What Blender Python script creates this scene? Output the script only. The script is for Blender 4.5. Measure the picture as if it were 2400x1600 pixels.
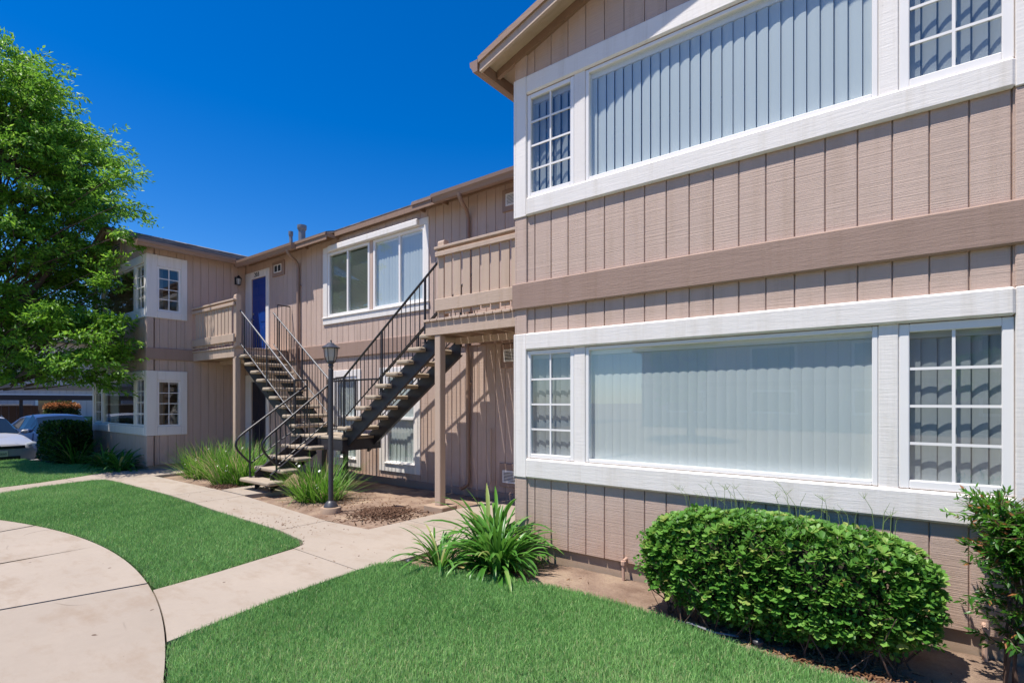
import bpy, bmesh, math, random
import numpy as np
from mathutils import Vector, Matrix

for o in list(bpy.data.objects): bpy.data.objects.remove(o, do_unlink=True)
scene = bpy.context.scene
COL = scene.collection
R = math.radians
random.seed(11)
RNG = np.random.default_rng(11)

# ------------------------------------------------------------------ camera
cam_d = bpy.data.cameras.new("camera"); cam = bpy.data.objects.new("camera", cam_d); COL.objects.link(cam)
cam.location = (0, 0, 1.60); cam.rotation_euler = (R(90), 0, R(37.7))
cam_d.sensor_width = 36; cam_d.lens = 18.6; cam_d.shift_y = 0.0581
cam_d.clip_start = 0.05; cam_d.clip_end = 2000
scene.camera = cam

# ------------------------------------------------------------------ sky, sun, exposure
SUN = Vector((-0.5, -1.0, 2.8)).normalized()          # towards the sun
world = bpy.data.worlds.new("World"); scene.world = world; world.use_nodes = True
wn = world.node_tree; wn.nodes.clear()
sky = wn.nodes.new("ShaderNodeTexSky"); sky.sky_type = 'NISHITA'; sky.sun_disc = False
sky.sun_elevation = math.asin(SUN.z); sky.sun_rotation = math.atan2(SUN.x, SUN.y)
sky.altitude = 300; sky.air_density = 1.0; sky.dust_density = 0.2; sky.ozone_density = 4.0
hs = wn.nodes.new("ShaderNodeHueSaturation"); hs.inputs['Saturation'].default_value = 1.43; hs.inputs['Hue'].default_value = 0.511
bg = wn.nodes.new("ShaderNodeBackground"); bg.inputs['Strength'].default_value = 0.106
wo = wn.nodes.new("ShaderNodeOutputWorld")
wn.links.new(sky.outputs[0], hs.inputs['Color']); wn.links.new(hs.outputs[0], bg.inputs[0]); wn.links.new(bg.outputs[0], wo.inputs[0])
sl = bpy.data.lights.new("sun", 'SUN'); sl.energy = 4.6; sl.angle = R(0.53); sl.color = (1.0, 0.945, 0.87)
so = bpy.data.objects.new("sun", sl); COL.objects.link(so); so.location = (-10, -20, 60)
so.rotation_euler = (-SUN).to_track_quat('-Z', 'Y').to_euler()
scene.view_settings.view_transform = 'Standard'; scene.view_settings.look = 'None'
scene.view_settings.gamma = 1.0; scene.view_settings.use_curve_mapping = False
scene.view_settings.exposure = 0.60
scene.cycles.diffuse_bounces = 8; scene.cycles.max_bounces = 14; scene.cycles.transparent_max_bounces = 16

# ------------------------------------------------------------------ helpers
def lin(r, g, b):
    f = lambda v: (v/255/12.92) if v/255 <= .04045 else ((v/255+.055)/1.055)**2.4
    return (f(r), f(g), f(b), 1)

class MB:
    """collects shapes; build() links them as ONE mesh object"""
    def __init__(s): s.v = []; s.f = []
    def add(s, vs, fs):
        k = len(s.v); s.v += [tuple(p) for p in vs]; s.f += [tuple(i+k for i in f) for f in fs]; return s
    def box(s, x0, x1, y0, y1, z0, z1, c=0.0):
        if x1 < x0: x0, x1 = x1, x0
        if y1 < y0: y0, y1 = y1, y0
        if z1 < z0: z0, z1 = z1, z0
        c = min(c, .45*(x1-x0), .45*(y1-y0), .45*(z1-z0))
        if c <= 1e-6:
            vs = [(x, y, z) for x in (x0, x1) for y in (y0, y1) for z in (z0, z1)]
            return s.add(vs, [(0,1,3,2),(4,6,7,5),(0,4,5,1),(2,3,7,6),(0,2,6,4),(1,5,7,3)])
        lo = (x0, y0, z0); hi = (x1, y1, z1); vs = []; idx = {}
        for cx in (0, 1):
            for cy in (0, 1):
                for cz in (0, 1):
                    cc = (cx, cy, cz)
                    for a in range(3):
                        p = []
                        for k in range(3):
                            e = hi[k] if cc[k] else lo[k]
                            p.append(e if k == a else (e-c if cc[k] else e+c))
                        idx[(cc, a)] = len(vs); vs.append(tuple(p))
        fs = []
        for a in range(3):
            b, d = [k for k in range(3) if k != a]
            for sgn in (0, 1):
                q = []
                for (i, j) in ((0,0),(1,0),(1,1),(0,1)):
                    cc = [0,0,0]; cc[a] = sgn; cc[b] = i; cc[d] = j; q.append(idx[(tuple(cc), a)])
                fs.append(q)
            for i in (0, 1):
                for j in (0, 1):
                    c0 = [0,0,0]; c0[b] = i; c0[d] = j; c1 = list(c0); c1[a] = 1
                    fs.append([idx[(tuple(c0), b)], idx[(tuple(c1), b)], idx[(tuple(c1), d)], idx[(tuple(c0), d)]])
        for cx in (0, 1):
            for cy in (0, 1):
                for cz in (0, 1):
                    fs.append([idx[((cx,cy,cz), a)] for a in range(3)])
        ctr = Vector(((x0+x1)/2, (y0+y1)/2, (z0+z1)/2)); out = []
        for f in fs:
            p = [Vector(vs[i]) for i in f]; n = (p[1]-p[0]).cross(p[2]-p[0])
            m = sum(p, Vector())/len(p)
            out.append(f if n.dot(m-ctr) > 0 else f[::-1])
        return s.add(vs, out)
    def tube(s, pts, r, n=8, cap=True):
        pts = [Vector(p) for p in pts]; m = len(pts)
        rs = r if isinstance(r, (list, tuple)) else [r]*m
        vs = []; prev = None
        for i, p in enumerate(pts):
            t = (pts[min(i+1, m-1)]-pts[max(i-1, 0)]).normalized()
            if prev is None:
                a = Vector((0,0,1)) if abs(t.z) < .9 else Vector((1,0,0)); u = t.cross(a).normalized()
            else:
                u = (prev - t*prev.dot(t)).normalized()
            prev = u; w = t.cross(u)
            for k in range(n):
                an = 2*math.pi*k/n; vs.append(p + (u*math.cos(an)+w*math.sin(an))*rs[i])
        fs = [(i*n+k, i*n+(k+1) % n, (i+1)*n+(k+1) % n, (i+1)*n+k) for i in range(m-1) for k in range(n)]
        if cap: fs += [tuple(range(n))[::-1], tuple((m-1)*n+k for k in range(n))]
        return s.add(vs, fs)
    def lathe(s, prof, cx, cy, n=20):
        vs = []; m = len(prof)
        for (r, z) in prof:
            for k in range(n):
                a = 2*math.pi*k/n; vs.append((cx+r*math.cos(a), cy+r*math.sin(a), z))
        fs = [(i*n+k, i*n+(k+1) % n, (i+1)*n+(k+1) % n, (i+1)*n+k) for i in range(m-1) for k in range(n)]
        fs += [tuple(range(n))[::-1], tuple((m-1)*n+k for k in range(n))]
        return s.add(vs, fs)
    def prism(s, poly, f0, f1):
        """poly: 2-D points; f0, f1: maps (a,b)->3-D for the two end faces"""
        n = len(poly); vs = [f0(*p) for p in poly]+[f1(*p) for p in poly]
        fs = [tuple(range(n))[::-1], tuple(range(n, 2*n))]+[(i, (i+1) % n, n+(i+1) % n, n+i) for i in range(n)]
        return s.add(vs, fs)
    def slab(s, poly, z0, z1):
        a = sum(poly[i][0]*poly[(i+1) % len(poly)][1]-poly[(i+1) % len(poly)][0]*poly[i][1] for i in range(len(poly)))
        if a < 0: poly = poly[::-1]
        return s.prism(poly, lambda a, b: (a, b, z0), lambda a, b: (a, b, z1))
    def mesh(s, name, smooth=False, ang=40):
        me = bpy.data.meshes.new(name); me.from_pydata(s.v, [], s.f)
        bm = bmesh.new(); bm.from_mesh(me); bmesh.ops.recalc_face_normals(bm, faces=bm.faces); bm.to_mesh(me); bm.free()
        if smooth:
            me.polygons.foreach_set('use_smooth', [True]*len(me.polygons)); me.set_sharp_from_angle(angle=R(ang))
        return me
    def build(s, name, mat, parent=None, smooth=False, ang=40):
        return link(name, s.mesh(name, smooth, ang), mat, parent)

def link(name, me, mat=None, parent=None):
    o = bpy.data.objects.new(name, me); COL.objects.link(o)
    if mat is not None and me is not None and not me.materials: me.materials.append(mat)
    if parent is not None: attach(o, parent)
    return o
WORLDPOS = {}
def attach(o, parent):
    o.parent = parent
    o.matrix_parent_inverse = Matrix.Translation(-Vector(WORLDPOS.get(parent.name, (0,0,0))))
def thing(name, loc, label, cat, group=None, kind=None):
    o = bpy.data.objects.new(name, None); COL.objects.link(o); o.location = loc; o.empty_display_size = .2
    WORLDPOS[o.name] = tuple(loc)
    return tag(o, label, cat, group, kind)
def tag(o, label=None, cat=None, group=None, kind=None):
    if label: o['label'] = label
    if cat: o['category'] = cat
    if group: o['group'] = group
    if kind: o['kind'] = kind
    return o
def structure(o): o['kind'] = 'structure'; return o

def fast_mesh(name, verts, tris, cols=None, smooth=True):
    verts = np.asarray(verts, np.float32).reshape(-1, 3); tris = np.asarray(tris, np.int32).reshape(-1, 3)
    me = bpy.data.meshes.new(name)
    me.vertices.add(len(verts)); me.vertices.foreach_set('co', verts.ravel())
    me.loops.add(tris.size); me.loops.foreach_set('vertex_index', tris.ravel())
    me.polygons.add(len(tris)); me.polygons.foreach_set('loop_start', np.arange(0, tris.size, 3, dtype=np.int32))
    me.polygons.foreach_set('loop_total', np.full(len(tris), 3, np.int32))
    me.polygons.foreach_set('use_smooth', np.full(len(tris), smooth))
    me.update(calc_edges=True)
    if cols is not None:
        ca = me.color_attributes.new('tint', 'FLOAT_COLOR', 'POINT')
        c = np.ones((len(verts), 4), np.float32); c[:, :cols.shape[1]] = cols; ca.data.foreach_set('color', c.ravel())
    return me

def rot_from(dirs, rolls):
    """rotation matrices with local x along dirs, rolled about it"""
    d = dirs/np.linalg.norm(dirs, axis=1, keepdims=True)
    up = np.where(np.abs(d[:, 2:3]) > .95, np.array([[1., 0, 0]]), np.array([[0, 0, 1.]]))
    s = np.cross(up, d); s /= np.linalg.norm(s, axis=1, keepdims=True); u = np.cross(d, s)
    c, sn = np.cos(rolls)[:, None], np.sin(rolls)[:, None]
    s2 = s*c+u*sn; u2 = -s*sn+u*c
    return np.stack([d, s2, u2], axis=2)
def scatter(tv, tf, pos, rot, scale, tint):
    """copies of a template (tv verts, tf tris) -> verts, tris, per-vertex tint"""
    tv = np.asarray(tv, float); tf = np.asarray(tf); n = len(pos); k = len(tv)
    sc = scale if np.ndim(scale) == 2 else np.repeat(np.asarray(scale)[:, None], 3, 1)
    v = np.einsum('nij,nkj->nki', rot, tv[None]*sc[:, None, :])+pos[:, None, :]
    t = (tf[None]+(np.arange(n)*k)[:, None, None]).reshape(-1, 3)
    return v.reshape(-1, 3), t, np.repeat(tint, k, axis=0)
LEAF_OB = (np.array([(0,0,0),(.35,.22,.03),(.75,.34,.02),(1,0,-.04),(.75,-.34,.02),(.35,-.22,.03),(.5,0,-.05)]),
           np.array([(0,6,1),(1,6,2),(2,6,3),(3,6,4),(4,6,5),(5,6,0)]))
LEAF_NAR = (np.array([(0,0,0),(.45,.17,.03),(1,0,-.05),(.45,-.17,.03)]), np.array([(0,2,1),(0,3,2)]))
def rand_dirs(n, up=0.0):
    d = RNG.normal(size=(n, 3)); d[:, 2] += up; return d/np.linalg.norm(d, axis=1, keepdims=True)
def join(parts):
    V = []; T = []; C = []; k = 0
    for v, t, c in parts: V.append(v); T.append(t+k); C.append(c); k += len(v)
    return np.vstack(V), np.vstack(T), np.vstack(C)

# ------------------------------------------------------------------ materials
def nodes(name):
    m = bpy.data.materials.new(name); m.use_nodes = True; nt = m.node_tree
    p = nt.nodes['Principled BSDF']; return m, nt, p, nt.links.new
def N(nt, t, **kw):
    n = nt.nodes.new(t)
    for k, v in kw.items(): setattr(n, k, v)
    return n
def noise(nt, vec, scale, detail=4, rough=.55):
    n = N(nt, "ShaderNodeTexNoise"); n.inputs['Scale'].default_value = scale; n.inputs['Detail'].default_value = detail
    n.inputs['Roughness'].default_value = rough
    if vec is not None: nt.links.new(vec, n.inputs['Vector'])
    return n.outputs[0]
def ramp(nt, fac, stops):
    r = N(nt, "ShaderNodeValToRGB"); e = r.color_ramp.elements
    while len(e) < len(stops): e.new(.5)
    for el, (p, c) in zip(e, stops):
        el.position = p; el.color = c if len(c) == 4 else (*c, 1)
    nt.links.new(fac, r.inputs[0]); return r.outputs[0]
def mix(nt, fac, a, b, mode='MIX'):
    m = N(nt, "ShaderNodeMix", data_type='RGBA', blend_type=mode)
    for sock, val in ((m.inputs[0], fac), (m.inputs[6], a), (m.inputs[7], b)):
        if hasattr(val, 'is_linked'): nt.links.new(val, sock)
        else: sock.default_value = val
    return m.outputs[2]
def mapping(nt, vec, scale):
    m = N(nt, "ShaderNodeMapping"); m.inputs['Scale'].default_value = scale; nt.links.new(vec, m.inputs[0]); return m.outputs[0]
def pos(nt): return N(nt, "ShaderNodeNewGeometry").outputs['Position']
def bump(nt, p, h, strength, dist=.01):
    b = N(nt, "ShaderNodeBump"); b.inputs['Strength'].default_value = strength; b.inputs['Distance'].default_value = dist
    nt.links.new(h, b.inputs['Height']); nt.links.new(b.outputs[0], p.inputs['Normal']); return b
def hsv(nt, col, f, lo, hi):
    mr = N(nt, "ShaderNodeMapRange"); mr.inputs[3].default_value = lo; mr.inputs[4].default_value = hi; nt.links.new(f, mr.inputs[0])
    h = N(nt, "ShaderNodeHueSaturation"); nt.links.new(mr.outputs[0], h.inputs['Value'])
    if hasattr(col, 'is_linked'): nt.links.new(col, h.inputs['Color'])
    else: h.inputs['Color'].default_value = col
    return h.outputs[0]

def paint(name, col, rough=.62, grain=(2, 2, 60), gs=.35, var=.10, low_tint=None, wear=0.0, spec=.35):
    """painted timber: saw marks, nail dents, blotches, patchy tint growing stronger towards the ground"""
    m, nt, p, L = nodes(name); P = pos(nt)
    c = hsv(nt, col, noise(nt, P, 1.1, 5), 1-var, 1+var)
    c = hsv(nt, c, noise(nt, mapping(nt, P, (3, 3, .7)), 3.0, 3), 1-var*.6, 1+var*.6)
    c = hsv(nt, c, N(nt, 'ShaderNodeObjectInfo').outputs['Random'], .965, 1.035)
    gm = ramp(nt, noise(nt, mapping(nt, P, (9, 9, .55)), 1.0, 6, .68), [(.50, (0,0,0)), (.74, (.5,.5,.5))])
    c = mix(nt, gm, c, (col[0]*.74, col[1]*.70, col[2]*.62, 1))
    if wear > 0:
        w = ramp(nt, noise(nt, P, 26, 6, .7), [(.66, (0,0,0)), (.72, (1,1,1))])
        ws = N(nt, "ShaderNodeMath", operation='MULTIPLY'); L(w, ws.inputs[0]); ws.inputs[1].default_value = wear
        c = mix(nt, ws.outputs[0], c, (.16, .12, .10, 1))
    if low_tint is not None:
        sx = N(nt, "ShaderNodeSeparateXYZ"); L(P, sx.inputs[0])
        mr = N(nt, "ShaderNodeMapRange"); mr.inputs[1].default_value = .05; mr.inputs[2].default_value = low_tint[1]
        mr.inputs[3].default_value = 1; mr.inputs[4].default_value = 0; L(sx.outputs[2], mr.inputs[0])
        mm = N(nt, "ShaderNodeMath", operation='MULTIPLY'); L(mr.outputs[0], mm.inputs[0])
        L(ramp(nt, noise(nt, P, 2.4, 6, .65), [(.35, (0,0,0)), (.7, (.8,.8,.8))]), mm.inputs[1])
        c = mix(nt, mm.outputs[0], c, low_tint[0])
    L(c, p.inputs['Base Color']); p.inputs['Roughness'].default_value = rough; p.inputs['Specular IOR Level'].default_value = spec
    g = noise(nt, mapping(nt, P, grain), 1.6, 6, .7)
    g2 = noise(nt, P, 55, 3)
    mx = N(nt, "ShaderNodeMath", operation='MULTIPLY_ADD'); L(g2, mx.inputs[0]); mx.inputs[1].default_value = .25; L(g, mx.inputs[2])
    bump(nt, p, mx.outputs[0], gs, .012)
    return m
def plain(name, col, rough=.5, metal=0.0, var=.06, vs=6, bs=0.0, bscale=60, spec=.5, coat=0.0):
    m, nt, p, L = nodes(name); P = pos(nt)
    L(hsv(nt, col, noise(nt, P, vs, 4), 1-var, 1+var), p.inputs['Base Color'])
    p.inputs['Roughness'].default_value = rough; p.inputs['Metallic'].default_value = metal
    p.inputs['Specular IOR Level'].default_value = spec; p.inputs['Coat Weight'].default_value = coat
    if bs > 0: bump(nt, p, noise(nt, P, bscale, 5), bs, .01)
    return m
def leafy(name, stops, rough=.42, trans=.35, spec=.45):
    """foliage: each leaf carries a random tint; light passes through"""
    m, nt, p, L = nodes(name)
    a = N(nt, "ShaderNodeAttribute", attribute_name='tint')
    sp = N(nt, "ShaderNodeSeparateColor"); L(a.outputs['Color'], sp.inputs[0])
    c = ramp(nt, sp.outputs[0], stops)
    L(c, p.inputs['Base Color']); p.inputs['Roughness'].default_value = rough; p.inputs['Specular IOR Level'].default_value = spec
    tr = N(nt, "ShaderNodeBsdfTranslucent")
    h = N(nt, "ShaderNodeHueSaturation"); h.inputs['Value'].default_value = 1.3; h.inputs['Hue'].default_value = .485; L(c, h.inputs['Color']); L(h.outputs[0], tr.inputs[0])
    ms = N(nt, "ShaderNodeMixShader"); ms.inputs[0].default_value = trans
    L(p.outputs[0], ms.inputs[1]); L(tr.outputs[0], ms.inputs[2]); L(ms.outputs[0], nt.nodes['Material Output'].inputs[0])
    return m
def glassy(name, tint=(.90, .95, .96, 1), f0=.085):
    m, nt, p, L = nodes(name); nt.nodes.remove(p)
    t = N(nt, "ShaderNodeBsdfTransparent"); t.inputs[0].default_value = tint
    g = N(nt, "ShaderNodeBsdfGlossy"); g.inputs['Roughness'].default_value = .004; g.inputs[0].default_value = (.95, .97, 1, 1)
    ge = N(nt, "ShaderNodeNewGeometry"); dt = N(nt, "ShaderNodeVectorMath", operation='DOT_PRODUCT'); L(ge.outputs['Normal'], dt.inputs[0]); L(ge.outputs['Incoming'], dt.inputs[1])
    def mth(op, a, b=None):
        n = N(nt, "ShaderNodeMath", operation=op)
        for i, v in enumerate((a, b)):
            if v is None: continue
            if hasattr(v, 'is_linked'): L(v, n.inputs[i])
            else: n.inputs[i].default_value = v
        return n.outputs[0]
    f = mth('ADD', mth('MULTIPLY', mth('POWER', mth('SUBTRACT', 1.0, mth('ABSOLUTE', dt.outputs['Value'])), 5.0), 1-f0), f0)
    ms = N(nt, "ShaderNodeMixShader"); L(f, ms.inputs[0]); L(t.outputs[0], ms.inputs[1]); L(g.outputs[0], ms.inputs[2])
    bu = N(nt, "ShaderNodeBump"); bu.inputs['Strength'].default_value = .06; bu.inputs['Distance'].default_value = .004
    L(noise(nt, pos(nt), 2.2, 2), bu.inputs['Height']); L(bu.outputs[0], g.inputs['Normal'])
    L(ms.outputs[0], nt.nodes['Material Output'].inputs[0]); return m

M = {}
SID = (.525, .394, .325, 1)
M['siding'] = paint('siding', SID, .75, (.9, .9, 85), .46, .09, low_tint=((.42, .24, .15, 1), .75))
M['groove'] = paint('siding_groove', SID, .8, (2, 2, 60), .3, .07)
M['white'] = paint('white_trim', (.79, .745, .70, 1), .5, (3, 3, 40), .22, .05, wear=.22)
M['vinyl'] = plain('white_vinyl', (.82, .79, .76, 1), .35, var=.02)
M['band'] = paint('brown_band', (.33, .225, .178, 1), .62, (3, 3, 40), .3, .07, wear=.12)
M['tan'] = paint('tan_deck_paint', (.50, .38, .295, 1), .68, (3, 3, 45), .3, .08, wear=.2)
M['tanv'] = paint('tan_upright_paint', (.51, .385, .295, 1), .68, (40, 40, 3), .3, .07, wear=.18)
M['soffit'] = paint('tan_soffit', (.52, .40, .30, 1), .75, (2, 30, 2), .25, .08)
M['fascia'] = paint('brown_fascia', (.30, .195, .14, 1), .55, (3, 3, 30), .2, .07)
M['gutter'] = plain('brown_gutter_metal', (.29, .19, .14, 1), .4, var=.08)
M['iron'] = plain('black_iron', (.022, .022, .026, 1), .38, var=.2, vs=30, bs=.15, bscale=120)
M['steel'] = plain('dark_steel_stringer', (.028, .026, .032, 1), .45, var=.25, vs=9, bs=.1)
M['lampmetal'] = plain('dark_grey_lamp_metal', (.045, .046, .055, 1), .4, var=.2, vs=25, bs=.12, bscale=90)
M['tread'] = plain('cast_stone_tread', (.36, .29, .215, 1), .85, var=.16, vs=22, bs=.5, bscale=160)
M['rail_worn'] = plain('worn_grey_rail', (.11, .11, .12, 1), .4, var=.3, vs=20)
M['blue'] = plain('blue_door_paint', (.004, .045, .26, 1), .35, var=.05, vs=3)
M['brass'] = plain('satin_nickel', (.6, .58, .55, 1), .3, 1.0)
M['black'] = plain('black', (.008, .008, .009, 1), .6)
M['dark'] = plain('dark_interior', (.03, .03, .032, 1), .9)
M['glass'] = glassy('window_glass', f0=.10)
M['glass_screen'] = glassy('screened_glass', (.66, .70, .72, 1), .10)
M['navy'] = plain('dark_navy_door', (.006, .009, .024, 1), .4, var=.05, vs=3)  # lower door only, far darker than the upper door's blue
M['blindv'] = plain('vinyl_blind', (.56, .575, .555, 1), .55, var=.03, vs=2)
M['blindh'] = plain('mini_blind', (.42, .44, .42, 1), .6, var=.04)
M['curtain'] = plain('pale_curtain', (.5, .5, .48, 1), .8, var=.05)
M['pipe'] = plain('galvanised_pipe', (.20, .20, .22, 1), .5, .4, var=.25, vs=12)
M['frost'] = plain('frosted_lamp_glass', (.42, .41, .38, 1), .25, var=.04)
M['copperpipe'] = plain('painted_pipe', (.50, .33, .25, 1), .6, var=.1)
def concrete(name, col):
    m, nt, p, L = nodes(name); P = pos(nt)
    c = hsv(nt, col, noise(nt, P, .9, 6, .6), .86, 1.12)
    c = hsv(nt, c, N(nt, 'ShaderNodeObjectInfo').outputs['Random'], .93, 1.06)
    c = hsv(nt, c, noise(nt, P, 14, 5, .7), .93, 1.06)
    sp = ramp(nt, noise(nt, P, 260, 2), [(.30, (.75,.75,.75)), (.42, (1,1,1))])
    c = mix(nt, .55, c, sp, 'MULTIPLY')
    st = ramp(nt, noise(nt, mapping(nt, P, (1, 2.2, 1)), 1.7, 7, .7), [(.50, (0,0,0)), (.70, (.75,.75,.75))])
    c = mix(nt, st, c, (col[0]*.78, col[1]*.71, col[2]*.64, 1))
    sp2 = ramp(nt, noise(nt, P, 9.5, 1), [(.20, (1,1,1)), (.225, (0,0,0))])
    c = mix(nt, sp2, c, (.12, .08, .06, 1))
    ab = N(nt, "ShaderNodeMath", operation='ABSOLUTE'); sb = N(nt, "ShaderNodeMath", operation='SUBTRACT'); L(noise(nt, P, .45, 2.5, .5), sb.inputs[0]); sb.inputs[1].default_value = .53; L(sb.outputs[0], ab.inputs[0])
    ck = ramp(nt, ab.outputs[0], [(0, (.6,.6,.6)), (.0013, (0,0,0))]); mk = mix(nt, 1.0, ck, ramp(nt, noise(nt, P, .8, 2), [(.55, (0,0,0)), (.62, (1,1,1))]), 'MULTIPLY')
    c = mix(nt, mk, c, (.13, .10, .08, 1))
    L(c, p.inputs['Base Color']); p.inputs['Roughness'].default_value = .9; p.inputs['Specular IOR Level'].default_value = .2
    bump(nt, p, noise(nt, P, 130, 5, .7), .25, .006); return m
M['concrete'] = concrete("concrete", (.355, .298, .243, 1))
M['footing'] = concrete('footing_concrete', (.40, .29, .21, 1))
def soil(name, a, b, c2):
    m, nt, p, L = nodes(name); P = pos(nt)
    c = ramp(nt, noise(nt, P, 2.3, 8, .68), [(.32, a), (.52, b), (.70, c2)])
    c = hsv(nt, c, noise(nt, P, 60, 5, .75), .62, 1.38)
    L(c, p.inputs['Base Color']); p.inputs['Roughness'].default_value = .97; p.inputs['Specular IOR Level'].default_value = .1
    bump(nt, p, noise(nt, P, 45, 8, .75), .9, .02); return m
M['soil'] = soil('bare_soil', (.17, .11, .08), (.29, .205, .15), (.40, .30, .21))
M['ground'] = soil('ground_soil', (.24, .175, .12), (.34, .26, .18), (.42, .33, .23))
M['turf'] = soil('turf_thatch', (.03, .06, .018), (.05, .10, .03), (.09, .12, .05))
M['asphalt'] = plain('asphalt', (.06, .06, .062, 1), .9, var=.25, vs=30, bs=.5, bscale=200)
M['kerb'] = concrete('kerb_concrete', (.45, .42, .39, 1))
def shingle():
    m, nt, p, L = nodes('grey_shingle'); P = pos(nt)
    v = N(nt, "ShaderNodeTexVoronoi"); v.inputs['Scale'].default_value = 4.5; L(mapping(nt, P, (1, 1, 1)), v.inputs['Vector'])
    sp = N(nt, "ShaderNodeSeparateColor"); L(v.outputs['Color'], sp.inputs[0])
    c = hsv(nt, (.17, .155, .15, 1), sp.outputs[0], .65, 1.4); c = hsv(nt, c, noise(nt, P, 150, 3), .7, 1.3)
    L(c, p.inputs['Base Color']); p.inputs['Roughness'].default_value = .95; bump(nt, p, noise(nt, P, 120, 4), .5, .006); return m
M['shingle'] = shingle()
g1 = lambda *s: [(q, c) for q, c in s]
M['grass'] = leafy('grass_blade', [(0, (.085, .21, .062)), (.5, (.225, .465, .135)), (.82, (.36, .58, .22)), (1, (.56, .54, .30))], .55, .33, .2)
M['hedge'] = leafy('hedge_leaf', [(0, (.032, .105, .016)), (.5, (.10, .26, .036)), (.85, (.20, .38, .07)), (.97, (.36, .38, .11)), (1, (.42, .25, .08))], .45, .34, .28)
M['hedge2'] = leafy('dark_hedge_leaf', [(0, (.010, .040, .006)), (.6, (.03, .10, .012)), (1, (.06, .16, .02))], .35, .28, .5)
M['tree'] = leafy('tree_leaf', [(0, (.06, .18, .018)), (.5, (.16, .37, .035)), (1, (.33, .52, .08))], .42, .50, .35)
M['strap'] = leafy('strap_leaf', [(0, (.035, .135, .016)), (.6, (.09, .26, .034)), (.9, (.18, .37, .08)), (1, (.42, .36, .14))], .36, .34, .45)
M['reed'] = leafy('reed_leaf', [(0, (.05, .18, .016)), (.5, (.12, .31, .028)), (.75, (.20, .37, .08)), (.88, (.36, .36, .18)), (1, (.50, .38, .22))], .45, .35, .35)
M['nandina'] = leafy('nandina_leaf', [(0, (.03, .10, .012)), (.55, (.07, .22, .02)), (.85, (.16, .30, .03)), (1, (.34, .14, .05))], .35, .35, .5)
M['photinia'] = leafy('red_tipped_leaf', [(0, (.03, .06, .014)), (.45, (.08, .11, .03)), (.6, (.30, .14, .045)), (1, (.46, .22, .08))], .5, .3, .3)
M['yellowgreen'] = leafy('yellow_green_leaf', [(0, (.05, .09, .012)), (.6, (.15, .22, .04)), (1, (.34, .36, .10))], .4, .35, .4)
M['mulch'] = leafy('mulch_chip', [(0, (.05, .026, .017)), (.5, (.12, .066, .042)), (1, (.24, .15, .10))], .9, .0, .1)
M['litter'] = leafy('dead_leaf', [(0, (.08, .035, .018)), (.5, (.20, .10, .05)), (1, (.38, .24, .12))], .8, .1, .2)
M['weed'] = plain('pale_weed', (.22, .30, .09, 1), .7)
M['petal'] = plain('white_petal', (.75, .74, .66, 1), .6)
M['bark'] = plain('bark', (.085, .062, .048, 1), .95, var=.35, vs=14, bs=.9, bscale=30)
M['stem'] = plain('brown_stem', (.11, .065, .045, 1), .9, var=.3, vs=30)
M['hedgecore'] = plain('dark_hedge_filler', (.022, .020, .010, 1), .95, var=.4, vs=20)
from mathutils import noise as mnoise
# ================================================================== the setting
def ground_profile(x):
    pts = [(-400, -.60), (-34, -.60), (-24, -.28), (-19.62, -.26), (-19.58, -.14), (400, -.14)]
    for (a, za), (b, zb) in zip(pts, pts[1:]):
        if x <= b: return za+(zb-za)*(x-a)/(b-a)
    return pts[-1][1]
mb = MB(); xs = [-400, -34, -24, -19.62, -19.58, 0, 400]; ys = [-400, 400]
mb.add([(x, y, ground_profile(x)) for x in xs for y in ys], [(2*i, 2*i+2, 2*i+3, 2*i+1) for i in range(len(xs)-1)])
structure(mb.build('ground', M['ground']))
mb = MB(); xs = [-60, -34, -24, -19.66]
mb.add([(x, y, ground_profile(x)+.006) for x in xs for y in (-40, 40)], [(2*i, 2*i+2, 2*i+3, 2*i+1) for i in range(len(xs)-1)])
structure(mb.build('parking_lot', M['asphalt']))
mb = MB(); mb.box(-19.64, -19.46, -12, 11, -.30, -.02, .02); structure(mb.build('kerb', M['kerb'], smooth=True))

def bed(name, x0, x1, y0, y1, res, zf):
    nx = int((x1-x0)/res)+1; ny = int((y1-y0)/res)+1
    vs = []; fs = []
    for i in range(nx+1):
        for j in range(ny+1):
            x = x0+(x1-x0)*i/nx; y = y0+(y1-y0)*j/ny
            h = mnoise.noise((x*1.7, y*1.7, 3))*.016+mnoise.noise((x*7, y*7, 1))*.008+mnoise.noise((x*21, y*21, 5))*.005
            vs.append((x, y, zf(x, y)+h))
    for i in range(nx):
        for j in range(ny): a = i*(ny+1)+j; fs.append((a, a+ny+1, a+ny+2, a+1))
    me = bpy.data.meshes.new(name); me.from_pydata(vs, [], fs); me.polygons.foreach_set('use_smooth', [True]*len(fs))
    return structure(link(name, me, M['soil']))
def mound(x, y, cx, cy, r, h): return h*math.exp(-((x-cx)**2+(y-cy)**2)/(r*r))
def z_court(x, y): return -.055+max(0, (y-5.6))*.018+mound(x, y, -6.05, 4.86, .52, .075)+mound(x, y, -10.35, 4.55, .35, .05)
def z_right(x, y): return -.050+mound(x, y, -2.6, 3.95, .5, .02)
def z_left(x, y): return -.035
bed('soil_bed', -14.15, -5.40, 4.20, 6.79, .055, z_court)
bed('soil_bed', -4.16, 3.2, 3.25, 4.53, .035, z_right)
bed('soil_bed', -19.3, -14.15, 3.45, 4.53, .08, z_left)

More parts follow.
